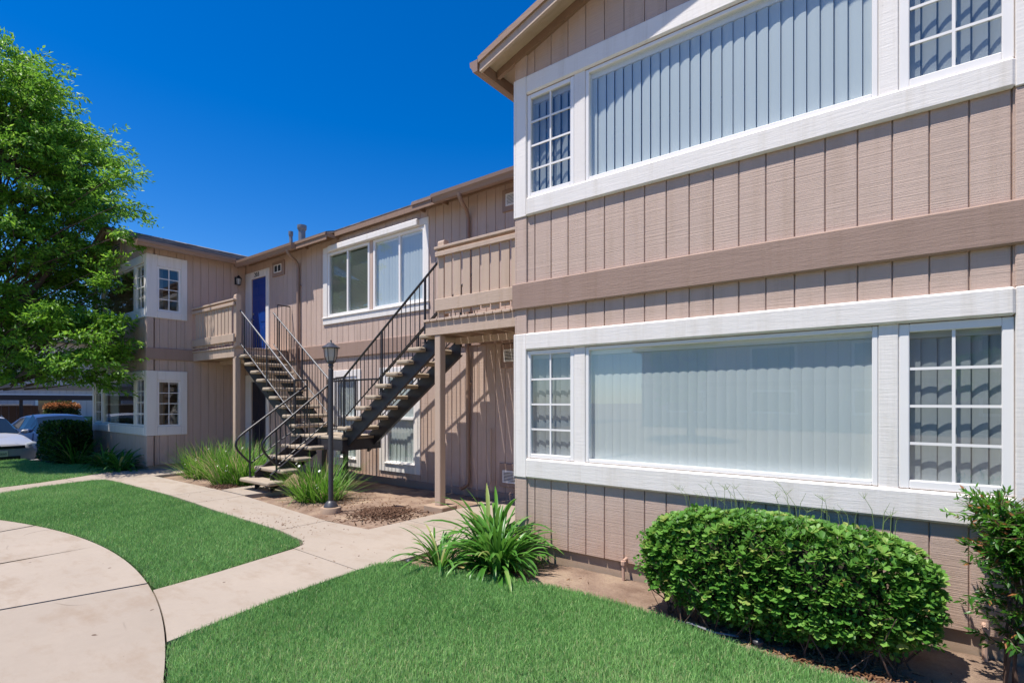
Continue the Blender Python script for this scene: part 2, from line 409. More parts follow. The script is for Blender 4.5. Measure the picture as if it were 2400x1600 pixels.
# ---- concrete walks: every slab its own piece, real gaps between
CX, CY, CR = -6.952, -7.697, 9.556
def arc(x): return CY+math.sqrt(max(CR*CR-(x-CX)**2, 0))
def arcpts(xa, xb, n=14): return [(xa+(xb-xa)*i/n, arc(xa+(xb-xa)*i/n)) for i in range(n+1)]
walk = structure(MB().box(-13.0, -4.3, 3.55, 4.0, -.13, -.085).build('sidewalk', M['footing']))
slabs = [
    [(-5.395,3.105),(-4.235,3.075),(-4.15,3.5),(-4.13,4.735),(-5.445,4.755),(-5.46,4.13),(-6.295,4.075),(-6.30,3.43),(-5.62,3.335),(-5.45,3.25)],
    [(-5.445,4.767),(-4.13,4.747),(-3.47,4.75),(-3.47,6.77),(-5.445,6.77)],
    [(-5.15,1.69)]+arcpts(-5.14,-3.97,8)+[(-4.0,1.55),(-4.13,2.19),(-4.18,2.6),(-4.225,3.063),(-5.385,3.093),(-5.21,2.23)],
    [(-6.312,3.43),(-6.307,4.085),(-8.6,4.27),(-9.04,4.305),(-9.04,3.53),(-8.05,3.47)],
    [(-9.052,3.53),(-9.052,4.307),(-10.08,4.315),(-10.08,3.57)],
    [(-10.092,3.57),(-10.092,4.315),(-13.02,4.28),(-13.02,3.50),(-12.4,3.53)],
    [(-13.032,3.495),(-13.032,4.28),(-13.05,5.25),(-14.14,5.25),(-14.50,4.80),(-14.47,3.85),(-14.04,3.2),(-13.92,3.0),(-13.20,3.0),(-13.24,3.28),(-13.15,3.43)],
    [(-13.196,2.988),(-13.915,2.988),(-13.65,2.52),(-13.46,1.95),(-13.2,1.0),(-12.25,1.0),(-12.6,1.83),(-13.0,2.45)],
    [(-12.246,.988),(-13.197,.988),(-12.9,-.6),(-12.4,-2),(-11.4,-2),(-11.9,-.2)],
]
for s in slabs: link('slab', MB().slab(s, -.11, 0.0).mesh('slab'), M['concrete'], walk)
link('slab', MB().slab([(-9.05,4.318),(-9.93,4.325),(-9.95,5.25),(-8.96,5.25),(-8.99,4.7)], -.11, .012).mesh('slab'), M['concrete'], walk)
jA = lambda y: -5.36+(y-1.70)*.236
jB = lambda y: -9.0+(y-1.64)*-.2857
pl = structure(MB().box(-9, -4.5, -4, .5, -.14, -.09).build('patio', M['footing']))
yb = -6.0; g = .007
for s in ([(jA(arc(-5.36))+g, arc(-5.353))]+arcpts(-5.3,-3.97,8)+arcpts(-3.9,-1.2,16)+[(-1.2,yb),(jA(yb)+g,yb)],
          arcpts(-8.98,-5.38,22)+[(jA(yb)-g,yb),(jB(yb)+g,yb)],
          arcpts(-13.5,-9.02,20)+[(jB(yb)-g,yb),(-13.5,yb)]):
    s = [(x-(.0 if True else 0), y-.012) for x, y in s]
    link('slab', MB().slab(s, -.11, .004).mesh('slab'), M['concrete'], pl)

# lawns (thatch under the blades)
LAWN_A = [(-12.61,1.80),(-12.97,2.43),(-13.2,3.27),(-13.09,3.42),(-12.42,3.49),(-10.14,3.53),(-8.05,3.44),(-6.34,3.40),(-5.65,3.31),(-5.47,3.22),(-5.40,3.05),(-5.22,2.23),(-5.16,1.72)]+[(x, y+.012) for x, y in arcpts(-5.3,-11.6,24)]+[(-12.2,.95)]
LAWN_B = [(-3.95,1.44),(-3.985,1.55),(-4.115,2.19),(-4.16,2.6),(-4.21,3.3),(-4.10,3.46),(-3.73,3.53),(-3.42,3.64),(-2.86,3.77),(-2.47,3.83),(-2.0,3.84),(-1.55,3.80),(-1.1,3.68),(-.54,3.60),(0,3.58),(1.5,3.5),(4.5,3.3),(4.5,-4),(-1.5,-4),(-1.5,arc(-1.5)+.012)]+[(x, y+.012) for x, y in arcpts(-1.6,-3.9,16)]
LAWN_C = [(-13.22,.9),(-13.48,1.95),(-13.67,2.52),(-14.06,3.2),(-14.49,3.8),(-14.6,4.0),(-15.6,3.95),(-16.64,3.9),(-17.4,3.6),(-18.9,3.35),(-19.45,3.3),(-19.45,-3),(-12.95,-3),(-12.92,-.6)]
for poly in (LAWN_A, LAWN_B, LAWN_C):
    structure(MB().slab(poly, -.10, -.004).build('lawn', M['turf']))

# ================================================================== the building
ZR = 1.6                                       # heights measured from eye level
class Fr:
    """a wall's own axes: u along it, d outwards, z up"""
    def __init__(s, kind, base): s.k = kind; s.b = base
    def P(s, u, d, z):
        return (u, s.b-d, z) if s.k == 'F' else ((s.b+d, u, z) if s.k == 'E' else (s.b-d, u, z))
    def box(s, mb, u0, u1, d0, d1, z0, z1, c=0.0):
        a = s.P(u0, d0, z0); b = s.P(u1, d1, z1)
        return mb.box(a[0], b[0], a[1], b[1], a[2], b[2], c)
bld = thing('apartment_building', (-8.8, 6.8, 0), 'two-storey tan apartment building with white window trim and brown band', 'building')
PITCH = .315
BOARD = MB()
_p = [(0,.016),(0,.005),(.022,0),(.978,0),(1,.005),(1,.016)]
BOARD.prism(_p, lambda a, b: (a, b, 0), lambda a, b: (a, b, 1)); BOARD_ME = BOARD.mesh('siding_board'); BOARD_ME.materials.append(M['siding'])
GAP = .0075
def siding(F, u0, u1, z0, ztop, ops, g0, par_name='wall', pitch=.2032, joined=False):
    """grooved panels: a backing wall and every board between two grooves on it"""
    zt = ztop if callable(ztop) else (lambda u: ztop)
    cuts = sorted(set([u0, u1]+[a for o in ops for a in o[:2] if u0 < a < u1]))
    wall = MB()
    for a, b in zip(cuts, cuts[1:]):
        m = (a+b)/2; segs = []; z = z0
        for o in sorted([o for o in ops if o[0] <= m <= o[1]], key=lambda o: o[2]):
            segs.append((z, o[2])); z = o[3]
        for s0, s1 in segs: F.box(wall, a, b, -.15, -.016, s0, s1)
        if callable(ztop):
            n = max(1, int((b-a)/.4))
            for k in range(n):
                ua = a+(b-a)*k/n; ub = a+(b-a)*(k+1)/n
                pr = [(ua, z), (ub, z), (ub, zt(ub)), (ua, zt(ua))]
                wall.prism(pr, lambda p, q: F.P(p, -.15, q), lambda p, q: F.P(p, -.016, q))
        else: F.box(wall, a, b, -.15, -.016, z, ztop)
    w = wall.build('wall', M['groove'], bld)
    k0 = math.floor((u0-g0)/pitch); edges = [u0]+[g0+pitch*k for k in range(k0, k0+400) if u0+.03 < g0+pitch*k < u1-.03]+[u1]
    jm = MB()
    for a, b in zip(edges, edges[1:]):
        sub = sorted(set([a, b]+[x for o in ops for x in o[:2] if a+.004 < x < b-.004]))
        for p, q in zip(sub, sub[1:]):
            lo = p+(GAP/2 if p == a else 0); hi = q-(GAP/2 if q == b else 0); m = (p+q)/2
            z = z0; segs = []
            for o in sorted([o for o in ops if o[0] <= m <= o[1]], key=lambda o: o[2]): segs.append((z, o[2], False)); z = o[3]
            segs.append((z, None, True))
            for s0, s1, last in segs:
                if last and callable(ztop):
                    t = MB(); pr = [(lo, s0), (hi, s0), (hi, zt(hi))]+([((lo+hi)/2, zt((lo+hi)/2))] if True else [])+[(lo, zt(lo))]
                    t.prism(pr, lambda p_, q_: F.P(p_, -.016, q_), lambda p_, q_: F.P(p_, 0, q_)); t.build('siding_board', M['siding'], w); continue
                if last: s1 = ztop
                if s1-s0 < .02: continue
                if joined: F.box(jm, lo, hi, -.016, 0, s0, s1); continue
                o = link('siding_board', BOARD_ME, None, w)
                if F.k == 'F': o.location = (lo, F.b, s0)
                elif F.k == 'E': o.location = (F.b, lo, s0); o.rotation_euler.z = R(90)
                else: o.location = (F.b, hi, s0); o.rotation_euler.z = R(-90)
                o.scale = (hi-lo, 1, s1-s0)
    if joined: tag(jm.build('siding_boards', M['siding'], w), kind='stuff')
    return w
def part(name, mat, fn, par=None, smooth=False):
    mb = MB(); fn(mb); return mb.build(name, M[mat], par or bld, smooth)
def trim(F, u0, u1, d1, z0, z1, mat='white', c=.008, d0=-.005, name='trim_board', par=None):
    return part(name, mat, lambda mb: F.box(mb, u0, u1, d0, d1, z0, z1, c), par)

SLAT = {}
def slat_mesh(h, w=.089):
    k = round(h, 2)
    if k not in SLAT:
        mb = MB(); n = 4; vs = []
        for z in (0, h):
            for i in range(n+1):
                t = i/n-.5; vs.append((t*w, -.005*(1-4*t*t), z))
        mb.add(vs, [(i, i+1, n+2+i, n+1+i) for i in range(n)])
        me = mb.mesh('blind_slat', True, 60); me.materials.append(M['blindv']); SLAT[k] = me
    return SLAT[k]
def window(F, u0, u1, z0, z1, cols=1, rows=1, blind=None, fw=.045, bars=(), ang=20, pitch=.08, fd=.010, drop=0.0):
    """frame with its pane, glazing bars, sill track and blinds"""
    mb = MB()
    F.box(mb, u0, u0+fw, -.085, fd, z0, z1, .005); F.box(mb, u1-fw, u1, -.085, fd, z0, z1, .005)
    F.box(mb, u0+fw, u1-fw, -.085, fd, z0, z0+fw, .005); F.box(mb, u0+fw, u1-fw, -.085, fd, z1-fw, z1, .005)
    w = mb.build('window', M['vinyl'], bld)
    a, b, c, d = u0+fw-.004, u1-fw+.004, z0+fw-.004, z1-fw+.004
    part('pane', 'glass_screen' if cols == 2 else 'glass', lambda m: m.add([F.P(a, -.014, c), F.P(b, -.014, c), F.P(b, -.014, d), F.P(a, -.014, d)], [(0,1,2,3)]), w)
    for i in range(1, cols):
        x = a+(b-a)*i/cols; part('muntin', 'vinyl', lambda m: F.box(m, x-.009, x+.009, -.011, .000, c, d), w)
    for j in range(1, rows):
        z = c+(d-c)*j/rows; part('muntin', 'vinyl', lambda m: F.box(m, a, b, -.0105, -.0005, z-.009, z+.009), w)
    for kind, t in bars:
        if kind == 'v': part('sash_rail', 'vinyl', lambda m: F.box(m, t-.026, t+.026, -.075, .004, c, d, .004), w)
        else: part('sash_rail', 'vinyl', lambda m: F.box(m, a, b, -.075, .004, t-.026, t+.026, .004), w)
    if blind == 'v':
        h = d-c-.05-drop; n = int((b-a-.03)/pitch); me = slat_mesh(h)
        part('blind_rail', 'vinyl', lambda m: F.box(m, a, b, -.085, -.045, d-.045, d-.002), w)
        for i in range(n+1):
            u = a+.02+(b-a-.04)*i/max(n, 1); o = link('blind_slat', me, None, w); o.location = F.P(u, -.062, c+.004+drop)
            base = {'F': 0, 'E': 90, 'W': -90}[F.k]; o.rotation_euler.z = R(base+ang+random.gauss(0, 2.2 if abs(ang) > 3 else .7))
    elif blind == 'h':
        m = MB(); n = int((d-c)/.03)
        for i in range(n):
            z = c+.02+(d-c-.04)*i/n
            m.add([F.P(a, -.050, z+.009), F.P(b, -.050, z+.009), F.P(b, -.071, z-.009), F.P(a, -.071, z-.009)], [(0,1,2,3)])
        tag(m.build('blind', M['blindh'], w), kind='stuff')
    elif blind == 'c':
        m = MB(); n = 40; vs = []
        for z in (c, d):
            for i in range(n+1): vs.append(F.P(a+(b-a)*.30*i/n, -.16+.02*math.sin(i*1.3), z))
        m.add(vs, [(i, i+1, n+2+i, n+1+i) for i in range(n)]); m.build('curtain', M['curtain'], w, True)
    return w

FRONT = 4.54; MAINY = 6.80
MIR = lambda u: -17.64-u
def z_soffit_wing(u, xc): return 5.30+PITCH*(2.025-abs(u-xc))
def wing(m, xc, side_x, side_kind, near):
    F = Fr('F', FRONT)
    def U(a, b): return tuple(sorted((m(a), m(b))))
    u0, u1 = U(-3.44, .61)
    za, zb, zc, zd = .998, 2.133, 3.74, 4.83
    wu0, wu1 = U(-3.30, .464)
    gro = m(-3.206)
    siding(F, u0, u1, .10, lambda u: z_soffit_wing(u, xc)-.004, [(wu0, wu1, za, zb), (wu0, wu1, zc, zd)], gro, joined=not near)
    # foundation strip
    part('foundation', 'footing', lambda mb: F.box(mb, u0+.02, u1-.02, -.14, -.035, -.16, .104))
    for lo, hi, mat, d in ((.085, .79, 'siding', .020), (.79, 2.312, 'white', .030), (2.312, 3.55, 'siding', .020), (3.55, 5.03, 'white', .030), (5.03, 5.30, 'siding', .020)):
        for a, b in ((-3.44, -3.30), (.464, .61)):
            p, q = U(a, b); trim(F, p+.001, q-.001, d, lo+.001, hi-.001, mat, .006, name='corner_board')
    for lo, hi, d, mat in ((.791, .998, .040, 'white'), (2.133, 2.312, .046, 'white'), (3.55, 3.74, .040, 'white'), (4.83, 5.03, .036, 'white')):
        p, q = U(-3.302, .466); trim(F, p, q, d, lo, hi, mat, .016)
    p, q = U(-3.477, .647); trim(F, p, q, .046, 2.571, 2.850, 'band', .012, name='belt_board')
    # windows of both storeys
    for s, (a, b) in enumerate(((za, zb), (zc, zd))):
        for ua, ub in ((-2.722, -2.594), (-.238, -.122)):
            p, q = U(ua, ub); trim(F, p, q, .014, a-.004, b+.004, 'white', .006, d0=-.10, name='mullion_board')
        up = s == 1
        p, q = U(-3.298, -2.724); window(F, p, q, a+.004, b-.004, 2, 4, 'v' if near or up else None, ang=-14 if up else 10)
        p, q = U(-2.592, -.240); window(F, p, q, a+.004, b-.004, 1, 1, 'v' if near else ('c' if not up else None), fw=.035, ang=(-9 if up else -1.5), pitch=.087 if up else .080)
        p, q = U(-.120, .462); window(F, p, q, a+.004, b-.004, 2, 4, 'v' if near else None, fw=.058, ang=-20 if up else -12)
    # side wall towards the courtyard
    S = Fr(side_kind, side_x)
    sops = [(4.735, 5.235, 3.72, 4.77), (4.735, 5.235, .995, 2.085)]
    siding(S, FRONT+.001, MAINY, .10, 5.30, sops, 4.965, pitch=.1815, joined=side_kind == 'W')
    part('foundation', 'footing', lambda mb: S.box(mb, FRONT+.04, MAINY, -.14, -.035, -.16, .104))
    for lo, hi, zl, zh, so in ((3.55, 5.03, 3.72, 4.77, 0), (.79, 2.312, .995, 2.085, 1)):
        trim(S, FRONT-.028, 4.735, .028, lo+.002, hi-.002, 'white', .006, name='corner_board')
        trim(S, 5.235, 5.375, .028, lo+.002, hi-.002, 'white', .006)
        trim(S, 4.736, 5.234, .026, zh, hi-.003, 'white', .006); trim(S, 4.736, 5.234, .030, lo+.003, zl, 'white', .006)
        window(S, 4.737, 5.233, zl+.002, zh-.002, 2, 4, 'v' if side_kind == 'W' else 'c', fw=.042, ang=8)
    for lo, hi in ((.09, .788), (2.314, 3.548), (5.032, 5.29)):
        trim(S, FRONT-.018, FRONT+.12, .018, lo, hi, 'siding', .005, name='corner_board')
    trim(S, FRONT-.044, MAINY-.002, .040, 2.573, 2.848, 'band', .010, name='belt_board')
    # outer side and back of the wing
    ox = u0 if side_kind == 'E' else u1
    part('wall', 'siding', lambda mb: (mb.box(ox-(0 if side_kind == 'E' else .15), ox+(.15 if side_kind == 'E' else 0), FRONT+.002, 13, .08, 5.32), mb.box(u0+.002, u1-.002, 12.9, 13.05, .08, 5.32)))
    part('floor', 'dark', lambda mb: (mb.box(u0+.16, u1-.16, FRONT+.2, 12.8, 2.6, 2.8), mb.box(u0+.16, u1-.16, FRONT+.17, 12.8, .0, .09)))
    # ---- roof
    roof = MB(); E = 2.285; y0, y1 = 4.27, 13.2
    zs = lambda dx: 5.30+PITCH*(2.025-dx)
    for sg in (-1, 1):
        pr = [(0, zs(0)), (E, zs(E)), (E, zs(E)+.026), (0, zs(0)+.026)]
        roof.prism(pr, lambda a, b: (xc+sg*a, y0, b), lambda a, b: (xc+sg*a, y1, b))
    rf = roof.build('roof', M['soffit'], bld)
    L = E+.03; step = .146
    n = int(L/step)+1
    for sg in (-1, 1):
        for i in range(n):
            d1 = L-i*step; d0 = max(d1-step*1.25, -.01); ov = .045+random.uniform(-.012, .016)
            zt = lambda d: zs(d)+.030
            pr = [(d0, zt(d0)+.002), (d1, zt(d1)+.012), (d1, zt(d1)+.020), (d0, zt(d0)+.010)]
            mb = MB(); mb.prism(pr, lambda a, b: (xc+sg*a, y0-ov, b), lambda a, b: (xc+sg*a, y1, b)); mb.build('shingle_course', M['shingle'], rf)
    part('ridge_cap', 'shingle', lambda mb: mb.prism([(-.12, zs(.12)+.052), (0, zs(0)+.062), (.12, zs(.12)+.052), (0, zs(0)+.050)], lambda a, b: (xc+a, y0-.04, b), lambda a, b: (xc+a, y1, b)), rf)
    for sg in (-1, 1):
        def rake(mb, ya, yb_, top, dep, dmax):
            pr = [(0, zs(0)+top), (dmax, zs(dmax)+top), (dmax, zs(dmax)+top-dep), (0, zs(0)+top-dep)]
            mb.prism(pr, lambda a, b: (xc+sg*a, ya, b), lambda a, b: (xc+sg*a, yb_, b))
        part('barge_board', 'tan', lambda mb: rake(mb, 4.232, 4.268, .024, .150, E+.005), rf)
        part('barge_trim', 'fascia', lambda mb: rake(mb, 4.208, 4.230, .028, .066, E+.012), rf)
        part('ledger', 'fascia', lambda mb: rake(mb, 4.498, 4.538, -.003, .085, E-.02), rf)
        xg = xc+sg*(E+.002)
        part('fascia', 'fascia', lambda mb: mb.box(xg, xg+sg*.022, 4.27, 6.6 if (sg > 0) == (side_kind == 'E') else 13, zs(E)-.115, zs(E)+.02))
        yend = 6.36 if (sg > 0) == (side_kind == 'E') else 13
        part('gutter', 'gutter', lambda mb: mb.prism([(.024,-.115),(.085,-.115),(.105,-.07),(.128,-.045),(.135,.008),(.126,.008),(.118,-.035),(.090,-.062),(.078,-.105),(.032,-.105),(.032,.004),(.024,.004)],
             lambda a, b: (xg+sg*a, 4.225, zs(E)+b), lambda a, b: (xg+sg*a, yend, zs(E)+b)))
        part('gutter_end', 'gutter', lambda mb: mb.prism([(.024,-.115),(.085,-.115),(.105,-.07),(.128,-.045),(.135,.008),(.024,.008)], lambda a, b: (xg+sg*a, 4.219, zs(E)+b), lambda a, b: (xg+sg*a, 4.2235, zs(E)+b)))
wing(lambda u: u, -1.415, -3.44, 'W', True)
wing(MIR, MIR(-1.415), -14.20, 'E', False)
# gable vent on the left wing's front
GF = Fr('F', FRONT); 
gv = part('gable_vent', 'siding', lambda mb: GF.box(mb, -16.45, -15.95, 0, .03, 5.22, 5.62, .006))
for i in range(6): part('louvre', 'dark', lambda mb: GF.box(mb, -16.40, -16.0, .012, .034, 5.27+i*.055, 5.295+i*.055), gv)

# ---- main block between the wings
FM = Fr('F', MAINY)
ops = [(-10.42, -8.94, 3.44, 4.875), (-8.825, -7.30, 3.44, 4.875), (-10.10, -9.36, .37, 2.12), (-8.42, -7.56, .37, 2.12),
       (-13.87, -13.11, 2.80, 4.77), (-13.87, -13.11, .0, 2.10)]
siding(FM, -14.20, -3.44, .0, 5.26, ops, -10.2756)
trim(FM, -14.19, -3.45, .040, 2.545, 2.850, 'band', .010, name='belt_board')
part('base_board', 'band', lambda mb: [FM.box(mb, a, b, -.005, .026, -.06, .095, .006) for a, b in ((-13.09, -3.46),)])
# double window over the stairs
trim(FM, -10.58, -7.184, .030, 3.29, 3.44, 'white', .008); trim(FM, -10.58, -7.184, .026, 4.875, 5.005, 'white', .008)
trim(FM, -10.58, -10.42, .027, 3.442, 4.873, 'white', .006); trim(FM, -7.30, -7.184, .027, 3.442, 4.873, 'white', .006)
trim(FM, -10.31, -7.43, .095, 4.872, 5.000, 'white', .014, name='window_hood')
trim(FM, -10.60, -7.17, .050, 3.425, 3.452, 'white', .006, name='window_sill')
window(FM, -10.418, -8.942, 3.452, 4.868, blind='h', bars=(('v', -9.70),), fw=.06)
window(FM, -8.823, -7.302, 3.452, 4.868, blind='v', bars=(('v', -8.02),), fw=.06, ang=12, pitch=.084)
# ground floor windows under the stairs
for a, b, c, d in ((-10.30, -9.224, -10.10, -9.36), (-8.61, -7.413, -8.42, -7.56)):
    trim(FM, a, c, .027, .215, 2.265, 'white', .006); trim(FM, d, b, .027, .215, 2.265, 'white', .006)
    trim(FM, c+.001, d-.001, .026, 2.12, 2.264, 'white', .006); trim(FM, c+.001, d-.001, .028, .217, .37, 'white', .006)
    window(FM, c+.002, d-.002, .372, 2.118, blind='v', bars=(('h', 1.264),), fw=.05, ang=14, pitch=.085)
    trim(FM, c, d, .055, .366, .392, 'white', .006, name='window_sill')
# doors, upper one numbered
def door(z0, z1, num=None, dm='blue'):
    trim(FM, -14.17, -13.87, .028, z0, z1+.18, 'white', .006); trim(FM, -13.11, -12.962, .028, z0, z1+.18, 'white', .006)
    trim(FM, -13.869, -13.111, .026, z1, z1+.179, 'white', .006)
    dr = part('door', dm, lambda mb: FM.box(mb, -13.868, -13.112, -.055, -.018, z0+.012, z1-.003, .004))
    H = z1-z0
    for a, b in ((-13.77, -13.53), (-13.45, -13.21)):
        for lo, hi in ((.10, .36), (.42, .72), (.77, .92)):
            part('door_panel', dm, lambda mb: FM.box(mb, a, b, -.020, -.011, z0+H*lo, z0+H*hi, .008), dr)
    mb = MB(); mb.tube([FM.P(-13.80, -.02, z0+.92), FM.P(-13.80, .03, z0+.92)], .012); mb.tube([FM.P(-13.80, .02, z0+.92), FM.P(-13.80, .055, z0+.92)], [.020, .028], 12); mb.build('door_knob', M['brass'], dr, True)
    mb = MB(); mb.tube([FM.P(-13.80, -.02, z0+1.07), FM.P(-13.80, -.002, z0+1.07)], .028, 12); mb.build('deadbolt', M['brass'], dr, True)
    part('threshold', 'tan', lambda mb: FM.box(mb, -13.868, -13.112, -.15, .02, z0-.02, z0+.010), dr)
    if num:
        cu = bpy.data.curves.new('house_number', 'FONT'); cu.body = num; cu.size = .155; cu.extrude = .004; cu.align_x = 'CENTER'; cu.space_character = 1.12
        t = bpy.data.objects.new('tmp', cu); COL.objects.link(t); bpy.context.view_layer.update()
        me = bpy.data.meshes.new_from_object(t.evaluated_get(bpy.context.evaluated_depsgraph_get())); bpy.data.objects.remove(t)
        me.name = 'house_number'; o = link('house_number', me, M['black'], dr); o.rotation_euler = (R(90), 0, 0); o.location = (-13.55, MAINY-.031, z1+.038)
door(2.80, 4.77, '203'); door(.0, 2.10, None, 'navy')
# vents
def vent(u0, u1, z0, z1, gu0, gu1, gz0, gz1, two=False):
    v = part('wall_vent', 'band', lambda mb: FM.box(mb, u0, u1, -.005, .030, z0, z1, .005))
    part('vent_frame', 'vinyl', lambda mb: [FM.box(mb, *b) for b in ((gu0, gu1, .028, .044, gz0, gz0+.018), (gu0, gu1, .028, .044, gz1-.018, gz1), (gu0, gu0+.018, .028, .043, gz0+.018, gz1-.018), (gu1-.018, gu1, .028, .043, gz0+.018, gz1-.018))]+([FM.box(mb, (gu0+gu1)/2-.012, (gu0+gu1)/2+.012, .028, .043, gz0+.018, gz1-.018)] if two else []), v)
    part('vent_opening', 'dark', lambda mb: FM.box(mb, gu0+.017, gu1-.017, .026, .033, gz0+.017, gz1-.017), v)
    if not two:
        n = 7
        for i in range(n): 
            z = gz0+.03+(gz1-gz0-.06)*i/(n-1); part('louvre', 'vinyl', lambda mb: FM.box(mb, gu0+.018, gu1-.018, .031, .041, z-.005, z+.005), v)
vent(-12.78, -12.223, 4.674, 5.03, -12.68, -12.34, 4.76, 4.95, True)
vent(-5.44, -4.88, 4.69, 5.05, -5.355, -5.00, 4.77, 4.966)
vent(-5.47, -4.90, 2.14, 2.53, -5.40, -5.02, 2.24, 2.44)
vent(-5.50, -4.93, .20, .58, -5.42, -5.06, .27, .47)
# eaves and roof of the main block
SEC = [(-16.0, -11.2, .30, True), (-11.2, -10.0, .30, False), (-10.0, -7.30, .10, False), (-7.30, -6.70, .30, False), (-6.70, -1.6, .30, True)]
RIDGE = 10.4
zm = lambda y: 5.26+PITCH*(y-MAINY)
mroof = MB()
for a, b, o, gut in SEC:
    y = MAINY-o
    mroof.prism([(y, zm(y)), (RIDGE, zm(RIDGE)), (RIDGE, zm(RIDGE)+.028), (y, zm(y)+.028)], lambda p, q: (a, p, q), lambda p, q: (b, p, q))
mr = mroof.build('roof', M['soffit'], bld)
for a, b, o, gut in SEC:
    y = MAINY-o; a2, b2 = max(a, -14.0), min(b, -3.62)
    part('shingle_sheet', 'shingle', lambda mb: mb.prism([(y-.03, zm(y-.03)+.031), (RIDGE+.05, zm(RIDGE+.05)+.031), (RIDGE+.05, zm(RIDGE+.05)+.048), (y-.03, zm(y-.03)+.048)], lambda p, q: (a, p, q), lambda p, q: (b, p, q)), mr)
    part('fascia', 'fascia', lambda mb: mb.box(a2+.001, b2-.001, y-.024, y-.001, zm(y)-(.132 if o > .2 else .09), zm(y)+.026, .004), mr)
    if o > .2 and not gut:
        part('drip_edge', 'gutter', lambda mb: mb.box(a2+.002, b2-.002, y-.045, y-.025, zm(y)-.03, zm(y)+.012), mr)
    if gut:
        yg = y-.026
        ga, gb = (-13.93, b-.002) if a < -12 else (a+.002, -3.72)
        part('gutter', 'gutter', lambda mb: mb.prism([(0,-.135),(.062,-.135),(.082,-.085),(.104,-.055),(.112,.000),(.103,.000),(.094,-.045),(.067,-.075),(.055,-.125),(.008,-.125),(.008,.000),(0,.000)],
            lambda p, q: (ga, yg-p, zm(y)+q), lambda p, q: (gb, yg-p, zm(y)+q)), mr)
        part('gutter_end', 'gutter', lambda mb: [mb.box(x-.002, x+.002, yg-.105, yg, zm(y)-.13, zm(y)-.002) for x in (ga-.003, gb+.003)], mr)
for x in (-11.2, -10.0, -7.30, -6.70): part('eave_return', 'fascia', lambda mb: mb.box(x-.012, x+.012, MAINY-.30, MAINY-.005, 5.10, 5.175), mr)
part('roof_slope', 'shingle', lambda mb: mb.prism([(RIDGE, zm(RIDGE)+.03), (14.2, zm(RIDGE)-PITCH*3.8), (14.2, zm(RIDGE)-PITCH*3.8-.05), (RIDGE, zm(RIDGE)-.02)], lambda p, q: (-16, p, q), lambda p, q: (-1.6, p, q)), mr)
trim(FM, -14.0, -3.5, .022, 5.145, 5.255, 'fascia', .004, name='frieze_board')
part('wall', 'siding', lambda mb: mb.box(-14.2, -3.44, 13.7, 13.85, .05, 5.2))
part('floor', 'dark', lambda mb: (mb.box(-14.1, -3.5, 7.0, 13.6, 2.6, 2.78), mb.box(-14.1, -3.5, 6.98, 13.6, -.08, .0)))
# flue pipes
def flue(x, y, zt, r, rc, lean=0):
    mb = MB(); zb = zm(y)-.05
    mb.tube([(x+lean, y, zb), (x, y, zt-.12)], r, 14); mb.tube([(x, y, zt-.14), (x, y, zt-.10), (x, y, zt-.08), (x, y, zt)], [r, rc*.95, rc, rc], 14)
    mb.build('flue_pipe', M['pipe'], mr, True)
flue(-12.49, 7.4, 6.07, .085, .115); flue(-13.02, 7.4, 6.02, .042, .058, .05)
# downspouts
def downspout(x):
    mb = MB(); pts = [(x+.10, 6.425, 5.06), (x+.10, 6.43, 4.99), (x+.085, 6.50, 4.93), (x+.03, 6.66, 4.86), (x, 6.735, 4.80), (x, 6.745, 4.70), (x, 6.745, 3.0), (x, 6.715, 2.87), (x, 6.715, 2.53), (x, 6.745, 2.42), (x, 6.745, .26), (x, 6.73, .17), (x-.03, 6.66, .12), (x-.05, 6.60, .11)]
    mb.tube(pts, .036, 10); d = mb.build('downspout', M['gutter'], bld, True, 50)
    for z in (4.3, 1.9): part('strap', 'gutter', lambda m: m.box(x-.05, x+.05, 6.75, 6.798, z-.015, z+.015), d)
downspout(-11.55); downspout(-6.17)
mb = MB(); mb.tube([(-5.66, 6.74, 1.15), (-5.66, 6.74, .26), (-5.66, 6.70, .20), (-5.70, 6.66, .19)], .016, 8); mb.build('wall_pipe', M['tan'], bld, True)
for x, zt in ((-2.165, .13), (.32, .16)):
    mb = MB(); y = 4.475; mb.tube([(x, y, -.06), (x, y, zt-.035)], .015, 8); mb.tube([(x, y, zt-.035), (x, y, zt)], .024, 8); mb.tube([(x, y, zt), (x, 4.545, zt+.01)], .013, 8); mb.build('wall_pipe', M['copperpipe'], bld, True)

